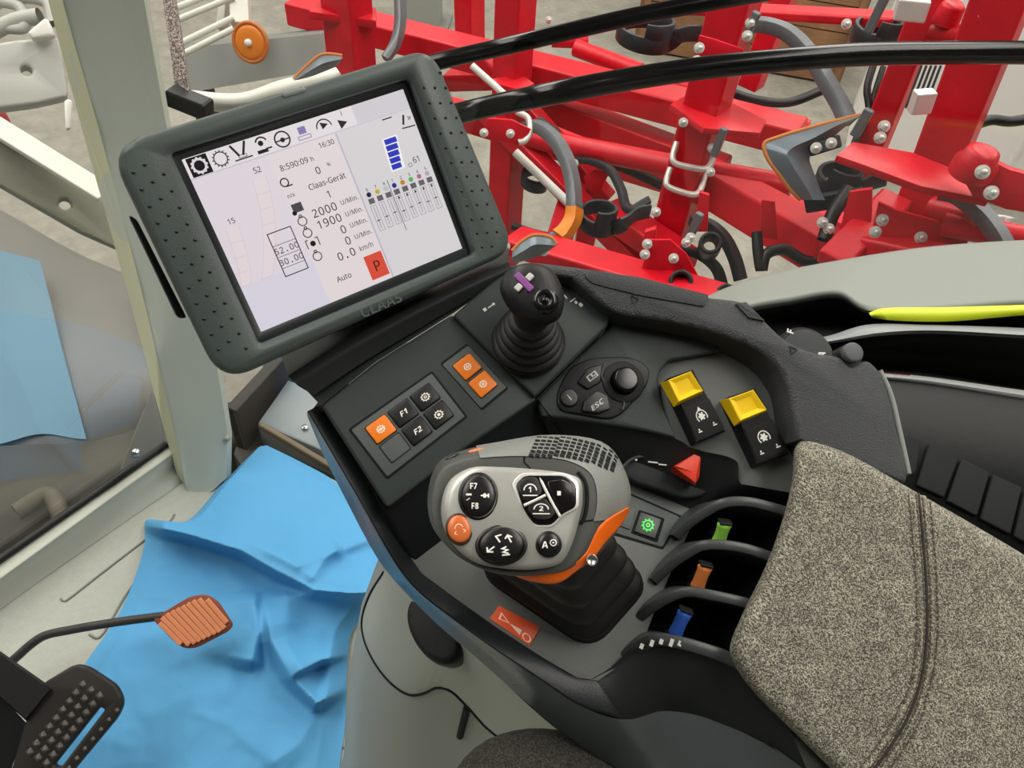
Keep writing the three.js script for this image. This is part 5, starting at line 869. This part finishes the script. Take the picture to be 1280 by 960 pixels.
  const sh = share([[1075, 144], [1042, 152], [1008, 161], [972, 172], [955, 180], [959, 197], [974, 218], [988, 237], [1001, 250]], [[1074, 147], [1056, 159], [1036, 176], [1018, 188], [1012, 198], [1016, 212], [1022, 228], [1031, 249]].concat([[1032, 250]]), [[1074, 146], [1046, 157], [1018, 172], [992, 184], [984, 192], [990, 206], [1000, 222], [1010, 238], [1016, 250]], 2.12, 2.08, 2.14);
  for (const [x, y] of [[1020, 185], [1039, 179]]) { const P = at(x, y, 2.07); add(sh, 'share_bolt', orient(boltGeo.clone(), P, toEye(P)), zinc); }
  A('tine_foot', bar(at(1012, 188, 2.115), at(1050, 176, 2.12), .035, .02, toEye(at(1020, 180, 2.1)), .006), darkSteel);
  A('tine_foot', bar(at(1006, 256, 2.2), at(1080, 244, 2.12), .02, .05, V(0, 1, 0), .006), darkSteel);
  share([[367, 99], [382, 84], [401, 69], [415, 68], [428, 70]], [[372, 100], [388, 96], [404, 90], [416, 85], [424, 80]], [[369, 100], [385, 90], [402, 80], [416, 76], [427, 74]], 2.3, 2.27, 2.32);
  share([[640, 314], [652, 302], [668, 294], [690, 298], [696, 306]], [[642, 330], [655, 326], [670, 322], [682, 316], [694, 308]], [[640, 322], [654, 314], [668, 306], [684, 306], [696, 307]], 2.3, 2.27, 2.32);
  // hoses
  const hose = (pts, r) => A('hose', tube(pts.map(([x, y, d]) => at(x, y, d)), r, 50, 8), M.rubber);
  hose([[1092, 80, 2.2], [1084, 110, 2.2], [1086, 140, 2.2], [1074, 165, 2.2], [1068, 180, 2.2]], .011); hose([[1104, 84, 2.2], [1094, 115, 2.2], [1086, 150, 2.2]], .009); hose([[946, 290, 2.3], [948, 318, 2.3], [952, 338, 2.3], [958, 318, 2.3], [980, 312, 2.3], [1008, 326, 2.3], [1030, 322, 2.3]], .017); hose([[905, 112, 2.9], [940, 124, 2.9], [985, 128, 2.9], [1030, 112, 2.9]], .018); hose([[1030, 300, 2.1], [1040, 270, 2.1], [1052, 250, 2.1], [1062, 236, 2.1]], .02);
  hose([[900, 212, 2.8], [940, 236, 2.75], [985, 256, 2.7], [1030, 282, 2.6]], .026); hose([[672, 150, 2.95], [730, 190, 2.95], [790, 214, 2.9], [836, 236, 2.85]], .02); hose([[1218, 156, 2.0], [1240, 150, 2.0], [1262, 152, 2.0], [1290, 148, 2.0]], .014);
  for (const [x, y, d, r] of [[888, 304, 2.35, .034], [851, 352, 2.25, .034], [908, 368, 2.2, .03]]) { const P = at(x, y, d), g = lathe([[r * .55, -.1], [r * .62, 0], [r * .7, .008], [r, .008], [r * 1.05, 0], [r * 1.05, -.14]], 28); orient(g, P, toEye(P).add(V(0, .2, 0))); A('tube_end', g, M.rubber); }
  // lower carriage that carries it all down to the hall floor
  for (const [x, z] of [[.3, -3.4], [1.9, -2.9], [1.0, -2.0], [-.6, -3.9]]) A('support_leg', bar(V(x, -1.35, z), V(x, -.55, z), .1, .1, V(0, 0, 1), .008), red);
  A('frame_tube', bar(V(-.9, -.62, -4.0), V(2.4, -.62, -2.7), .12, .12, V(0, 1, 0), .01), red);
}

// ---------------------------------------------------------------- things standing farther off in the hall
const GP = (px, py) => WORLD.p(px, py, HALL.y0);
{
  const woodTex = (() => { const a = valueNoise(91, 6, 256), b = valueNoise(92, 64, 256); return noiseTex(256, (x, y) => { const v = .8 + .2 * a(x, y * .2) + .12 * b(x * .3, y); return [142 * v, 104 * v, 72 * v]; }, true); })();
  const wood = new THREE.MeshStandardMaterial({ map: tiled(woodTex, 1.2), roughness: .7 });
  const block = (t, n, a, b, dep, y0, y1, m) => { const d = b.clone().sub(a).setY(0), nn = V(d.z, 0, -d.x).normalize().multiplyScalar(dep); const q = [a, b, b.clone().add(nn), a.clone().add(nn)]; const g = loft([q.map(p => p.clone().setY(y0)), q.map(p => p.clone().setY(y1))], { closed: true, capEnd: true, capStart: true, crease: .3 }); add(t, n, triUV(g), m); };
  const a = GP(790, 62), b = GP(1048, 108), n = b.clone().sub(a).setY(0);
  const t = thing('wooden_crate', 'brown wooden crate on the hall floor behind the red machine', 'crate', WORLD, a.clone());
  for (let i = 0; i < 4; i++) block(t, 'plank', a, b, .04, HALL.y0 + .02 + i * .2, HALL.y0 + .21 + i * .2, wood);
  const nn = V(n.z, 0, -n.x).normalize();
  block(t, 'crate_core', a.clone().addScaledVector(nn, .05), b.clone().addScaledVector(nn, .05), 1.1, HALL.y0, HALL.y0 + .84, wood);
  for (const u of [.02, .5, .96]) block(t, 'batten', a.clone().lerp(b, u).addScaledVector(nn, -.03), a.clone().lerp(b, u + .03).addScaledVector(nn, -.03), .03, HALL.y0, HALL.y0 + .84, wood);
  // white cabinet on the right
  const c = GP(1052, 208), d = GP(1420, 300); const t2 = thing('white_container', 'large plain white container behind the right red post', 'container', WORLD, c.clone());
  block(t2, 'body', c, d, 1.2, HALL.y0, HALL.y0 + 1.5, plain(0xe2e2de, .55)); block(t2, 'foot_rail', c.clone().add(V(.02, 0, .02)), d.clone().add(V(.02, 0, .02)), .05, HALL.y0, HALL.y0 + .1, plain(0x9a9a94, .6));
  for (const u of [.25, .5, .75]) { const p = c.clone().lerp(d, u); block(t2, 'rib', p.clone().add(V(.01, 0, .03)), p.clone().lerp(d, .02).add(V(.01, 0, .03)), .03, HALL.y0 + .05, HALL.y0 + 1.48, plain(0xd8d8d4, .55)); }
  const e = GP(1030, 40), g2 = e.clone().add(V(.18, 0, .05)); const t3 = thing('white_post', 'white steel post beside the wooden crate', 'post', WORLD, e.clone()); block(t3, 'shaft', e, g2, .15, HALL.y0, HALL.y0 + 1.9, plain(0xdeded8, .5)); block(t3, 'foot_plate', e.clone().add(V(-.06, 0, .06)), g2.clone().add(V(.06, 0, .06)), .27, HALL.y0, HALL.y0 + .02, plain(0xb5b5b0, .5));
  const h = GP(508, 34), t4 = thing('grey_column', 'grey square column on the hall floor behind the red frame', 'column', WORLD, h.clone()); block(t4, 'shaft', h, h.clone().add(V(.28, 0, 0)), .25, HALL.y0, HALL.y0 + 3, plain(0x8f938d, .6)); block(t4, 'foot_plate', h.clone().add(V(-.08, 0, .08)), h.clone().add(V(.36, 0, .08)), .41, HALL.y0, HALL.y0 + .03, plain(0x7d817b, .6));
}
// ---------------------------------------------------------------- machine seen between pillar and terminal
{
  const gm = plain(0x6f736e, .55), dk = plain(0x3a3d3a, .6), pale = plain(0xd3d5cb, .5);
  const t = thing('seed_drill', 'grey machine with white uprights and rods behind the terminal', 'farm machine', WORLD, GP(300, 60).setY(HALL.y0));
  const P = (x, y, d = 3.0) => at(x, y, d);
  add(t, 'hopper', loft([[[236, 116], [420, 84], [420, 40], [230, 60]].map(([x, y]) => P(x, y, 3.2)), [[236, 112], [420, 78], [420, 34], [230, 54]].map(([x, y]) => P(x, y, 3.5))], { closed: true, capStart: true, capEnd: true, crease: .4 }), gm);
  add(t, 'upright', bar(P(299, -20), P(302, 34), .07, .08), pale); add(t, 'upright', bar(P(283, -20, 3.05), P(278, 38, 3.05), .03, .06), pale);
  for (const [a, b] of [[[224, 55], [292, 22]], [[228, 68], [292, 36]], [[220, 10], [300, -22]], [[224, 24], [292, -4]]]) add(t, 'guard_rod', rod(P(...a, 2.95), P(...b, 2.95), .012), pale);
  add(t, 'foot_beam', loft([smooth([P(232, 112, 2.9), P(300, 116, 2.9), P(350, 100, 2.9), P(420, 84, 2.9)], 20, false), smooth([P(232, 126, 2.85), P(300, 130, 2.85), P(352, 116, 2.85), P(430, 98, 2.85)], 20, false), smooth([P(232, 136, 2.95), P(300, 140, 2.95), P(352, 126, 2.95), P(430, 108, 2.95)], 20, false)]), pale);
  for (const [x, z] of [[-1.1, -3.0], [-.6, -3.3]]) { const f0 = P(x < -1 ? 250 : 400, 100, 3.35); add(t, 'leg', bar(f0.clone().setY(HALL.y0), f0, .08, .08, V(0, 0, 1)), dk); }
  const o = P(313, 53, 2.9), w = thing('orange_wheel', 'orange disc wheel with pale hub on the grey machine', 'wheel', WORLD, o.clone());
  const ax = EYE.clone().sub(o).normalize().add(V(-.5, -.1, 0)).normalize();
  add(w, 'disc', orient(lathe([[0, .01], [.02, .014], [.05, .012], [.062, .004], [.066, -.01], [.06, -.02], [0, -.02]], 40), o, ax), plain(0xd87a22, .45)); add(w, 'rim', orient(new THREE.TorusGeometry(.068, .008, 10, 44).rotateX(Math.PI / 2), o, ax), plain(0xb9682a, .5)); add(w, 'hub', orient(lathe([[0, .03], [.008, .03], [.012, .024], [.014, .01]], 20), o, ax), plain(0xdedede, .35));
  // speckled strip for the dotted border of the glass beside the pillar
  const sp = (() => { const r = rng(97); return noiseTex(128, () => { const v = r(); return v > .55 ? [196, 176, 172] : [92, 88, 84]; }, true); })();
  const s = thing('frit_strip', 'speckled grey dotted glass border beside the pillar', 'frit_border', WORLD, at(238, 124, 1.3));
  const spt = tiled(sp, 5);
  add(s, 'frit_band', loft([[[199, -40], [206, 20], [214, 70], [219, 112], [222, 126]].map(([x, y]) => at(x, y, 1.3)), [[212, -40], [222, 20], [230, 70], [236, 112], [240, 126]].map(([x, y]) => at(x, y, 1.295)), [[214, -40], [224, 20], [232, 70], [238, 112], [242, 126]].map(([x, y]) => at(x, y, 1.31)), [[199, -40], [206, 20], [214, 70], [219, 112], [222, 126]].map(([x, y]) => at(x, y, 1.315))], {}), new THREE.MeshStandardMaterial({ map: spt, roughness: .9, side: THREE.DoubleSide }));
  add(s, 'black_piece', bar(at(212, 118, 1.3), at(262, 138, 1.3), .035, .03, V(0, 1, 0), .006), M.black);
}
// ---------------------------------------------------------------- steel parts seen through the windscreen
{
  const cast = plain(0xb4b6b0, .5), olive = plain(0x7f8272, .6), dk = plain(0x39372f, .7);
  const slabPx = (t, n, px, d, tilt, th, m, holes = []) => { const c = px.reduce((s, p) => [s[0] + p[0] / px.length, s[1] + p[1] / px.length], [0, 0]), P = at(...c, d), f = new Frame(P, V(1, 0, 0), EYE.clone().sub(P).normalize().add(tilt)); const g = slab(roundCorners(f.ps(px, 0), .012), -th, 0, { bevel: .006, seg: 3, holes: holes.map(([x, y, r]) => { const k = f.p(x, y, 0); return Array.from({ length: 20 }, (_, i) => V(k.x + Math.cos(-i / 20 * 6.2832) * r, 0, k.z + Math.sin(-i / 20 * 6.2832) * r)); }) }); g.applyMatrix4(f.m); return add(t, n, g, m); };
  const t = thing('lift_arm', 'pale grey cast arm with a dark hole outside the windscreen', 'machine arm', WORLD, at(20, 90, 1.75));
  slabPx(t, 'casting', [[-260, 96], [20, 50], [74, 46], [86, 120], [40, 130], [-260, 168]], 1.75, V(0, .3, 0), .06, cast, [[33, 88, .012]]);
  slabPx(t, 'lug', [[34, 40], [58, 20], [70, 44], [40, 48]], 1.78, V(0, .3, 0), .04, plain(0xe8e8e2, .5)); slabPx(t, 'peg', [[80, 124], [90, 124], [88, 160], [82, 162]], 1.7, V(0, .2, 0), .03, plain(0xe8e8e2, .5));
  for (const [p, r] of [[[[-20, 10], [20, -4], [60, 4], [66, 30]], .016], [[[-20, 30], [30, 34], [26, 10], [-10, 0]], .014], [[[-20, 46], [20, 26], [50, 20]], .02]]) add(t, 'pipe', tube(p.map(([x, y]) => at(x, y, 1.95)), r, 40, 10), cast);
  const o = thing('cross_beam', 'olive grey steel beam with a bolt hole crossing outside the windscreen', 'beam', WORLD, at(60, 240, 1.6));
  slabPx(o, 'web', [[-260, 10], [0, 168], [130, 248], [150, 312], [100, 290], [0, 232], [-260, 78]], 1.6, V(0, .25, 0), .05, olive, [[81, 255, .012]]); add(o, 'flange', bar(at(-260, 0, 1.62), at(134, 244, 1.6), .05, .012, V(0, 1, 0), .003), plain(0xc9cac2, .5));
  const r = thing('red_guard', 'small red guard corner below the cast arm', 'guard', WORLD, at(6, 150, 1.9)); slabPx(r, 'plate', [[-40, 150], [4, 134], [16, 156], [-40, 190]], 1.9, V(0, .4, 0), .03, plain(0xc0303a, .45)); slabPx(r, 'lip', [[-40, 172], [14, 154], [16, 160], [-40, 186]], 1.88, V(0, .4, 0), .01, plain(0xdadad4, .5));
  const d2 = thing('front_casing', 'dark brown grey casing low outside the windscreen', 'casing', WORLD, FP(90, 640, -.3));
  const rr = (l, y) => smooth(l.map(([x, yy]) => FP(x, yy, y)), 24, false);
  const bon = thing('added_bonnet', 'smooth grey panel added outside the windscreen behind the blue reflection sheet', 'added_bonnet', WORLD, FP(60, 450, -.75));  // grey panel added as backing for the imitated reflection
  const br = (l, y) => smooth(l.map(([x, yy]) => FP(x, yy, y)), 30, false);
  add(bon, 'panel', loft([br([[-300, 100], [-120, 200], [0, 262], [100, 318], [176, 352], [196, 372]], -.9), br([[-300, 120], [-120, 214], [0, 274], [100, 328], [172, 358], [188, 376]], -.72), br([[-300, 400], [-120, 420], [0, 430], [100, 440], [176, 450], [204, 460]], -.62), br([[-300, 580], [-120, 570], [0, 566], [100, 560], [180, 546], [222, 530]], -.60), br([[-300, 620], [-120, 600], [0, 590], [100, 580], [190, 566], [240, 548]], -.9)]), plastic(0x6f6f6b, .45));
  add(bon, 'edge_strip', tube(br([[172, 352], [184, 400], [196, 460], [208, 530]], -.61), .012, 30, 8), plain(0x53534e, .6)); add(bon, 'support', bar(V(0, 0, 0).copy(FP(60, 470, -.9)).setY(HALL.y0), FP(60, 470, -.75), .3, .3, V(0, 0, 1)), dk);
  const bc = thing('blue_reflection_sheet', 'pale blue sheet added as the windscreen reflection of the floor sheet', 'cover', WORLD, FP(40, 450, -.6));  // sheet added outside to imitate the floor sheet's reflection in the windscreen
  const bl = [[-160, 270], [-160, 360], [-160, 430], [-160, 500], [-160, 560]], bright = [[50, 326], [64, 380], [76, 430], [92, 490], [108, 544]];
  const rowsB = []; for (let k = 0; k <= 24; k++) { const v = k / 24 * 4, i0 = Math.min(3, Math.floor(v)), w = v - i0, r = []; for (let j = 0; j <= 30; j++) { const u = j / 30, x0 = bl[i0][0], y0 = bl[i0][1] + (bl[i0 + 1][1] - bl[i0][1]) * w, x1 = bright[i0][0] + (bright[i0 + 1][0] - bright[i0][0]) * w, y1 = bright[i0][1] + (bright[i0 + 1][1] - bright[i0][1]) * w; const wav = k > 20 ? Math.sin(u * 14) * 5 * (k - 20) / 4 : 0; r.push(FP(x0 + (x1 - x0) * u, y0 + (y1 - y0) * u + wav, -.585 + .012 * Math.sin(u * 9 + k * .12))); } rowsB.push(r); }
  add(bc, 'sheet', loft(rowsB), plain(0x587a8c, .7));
  add(d2, 'shell', loft([rr([[-80, 560], [40, 556], [110, 552], [160, 540], [208, 520], [300, 500]], -.34), rr([[-80, 590], [40, 580], [110, 576], [160, 566], [214, 546], [300, 530]], -.30), rr([[-80, 680], [40, 665], [110, 640], [160, 610], [240, 580], [320, 560]], -.32), rr([[-80, 760], [40, 730], [110, 690], [200, 650], [260, 620], [330, 600]], -.5)]), dk);
  add(d2, 'ridge', tube(rr([[20, 640], [60, 618], [80, 660], [86, 690]], -.28), .02, 30, 8), plain(0x4f4a3c, .7)); add(d2, 'mount', bar(FP(90, 640, -1.3), FP(90, 640, -.4), .2, .2, V(0, 0, 1)), dk);
  // triangular corner plate at the foot of the pillar
  const g0 = thing('corner_plate', 'grey triangular corner plate with a bolt at the pillar foot', 'bracket', WORLD, FP(180, 575, .06));
  const cp = [FP(150, 594, .055), FP(206, 556, .055), at(196, 500, 1.38), at(180, 520, 1.38)]; slabPx(g0, 'plate', [[148, 592], [206, 552], [200, 520], [190, 486]], 1.36, V(0, 0, 0), .004, plain(0x6a6d68, .5)); const bp = at(170, 566, 1.35); add(g0, 'bolt', orient(lathe([[0, .006], [.006, .005], [.008, 0]], 16), bp, EYE.clone().sub(bp)), M.chrome);
  // steel box and step beside the pillar foot
  const sb = thing('step_box', 'pale steel box with brown edge below the front of the console', 'step', WORLD, FP(360, 520, -.2));
  add(sb, 'step_well', slab([FP(290, 560, -.2), FP(330, 440, -.2), FP(520, 420, -.2), FP(560, 640, -.2), FP(340, 640, -.2)].map(p => p), -.3, -.22, { bevel: .004 }), dk);
  const q = [[322, 528], [360, 474], [420, 500], [430, 575]].map(([x, y]) => FP(x, y, -.14)), f2 = new Frame(q[0], V(1, 0, 0), V(0, 1, 0)); const bg = slab(q.map(p => f2.l(p)), -.22, 0, { bevel: .006 }); bg.applyMatrix4(f2.m); add(sb, 'box', bg, plain(0x7b868a, .4)); add(sb, 'edge_rail', bar(FP(326, 532, -.13), FP(440, 600, -.13), .014, .02), plain(0x6a5f4a, .6)); const sc = FP(381, 534, -.135); add(sb, 'screw', orient(lathe([[0, .005], [.007, .003], [.008, 0]], 14), sc, V(0, 1, 0)), M.chrome); add(sb, 'side', bar(FP(296, 540, -.16), FP(360, 468, -.16), .03, .16), plain(0x2e2b27, .7));
}

renderer.render(scene, camera);
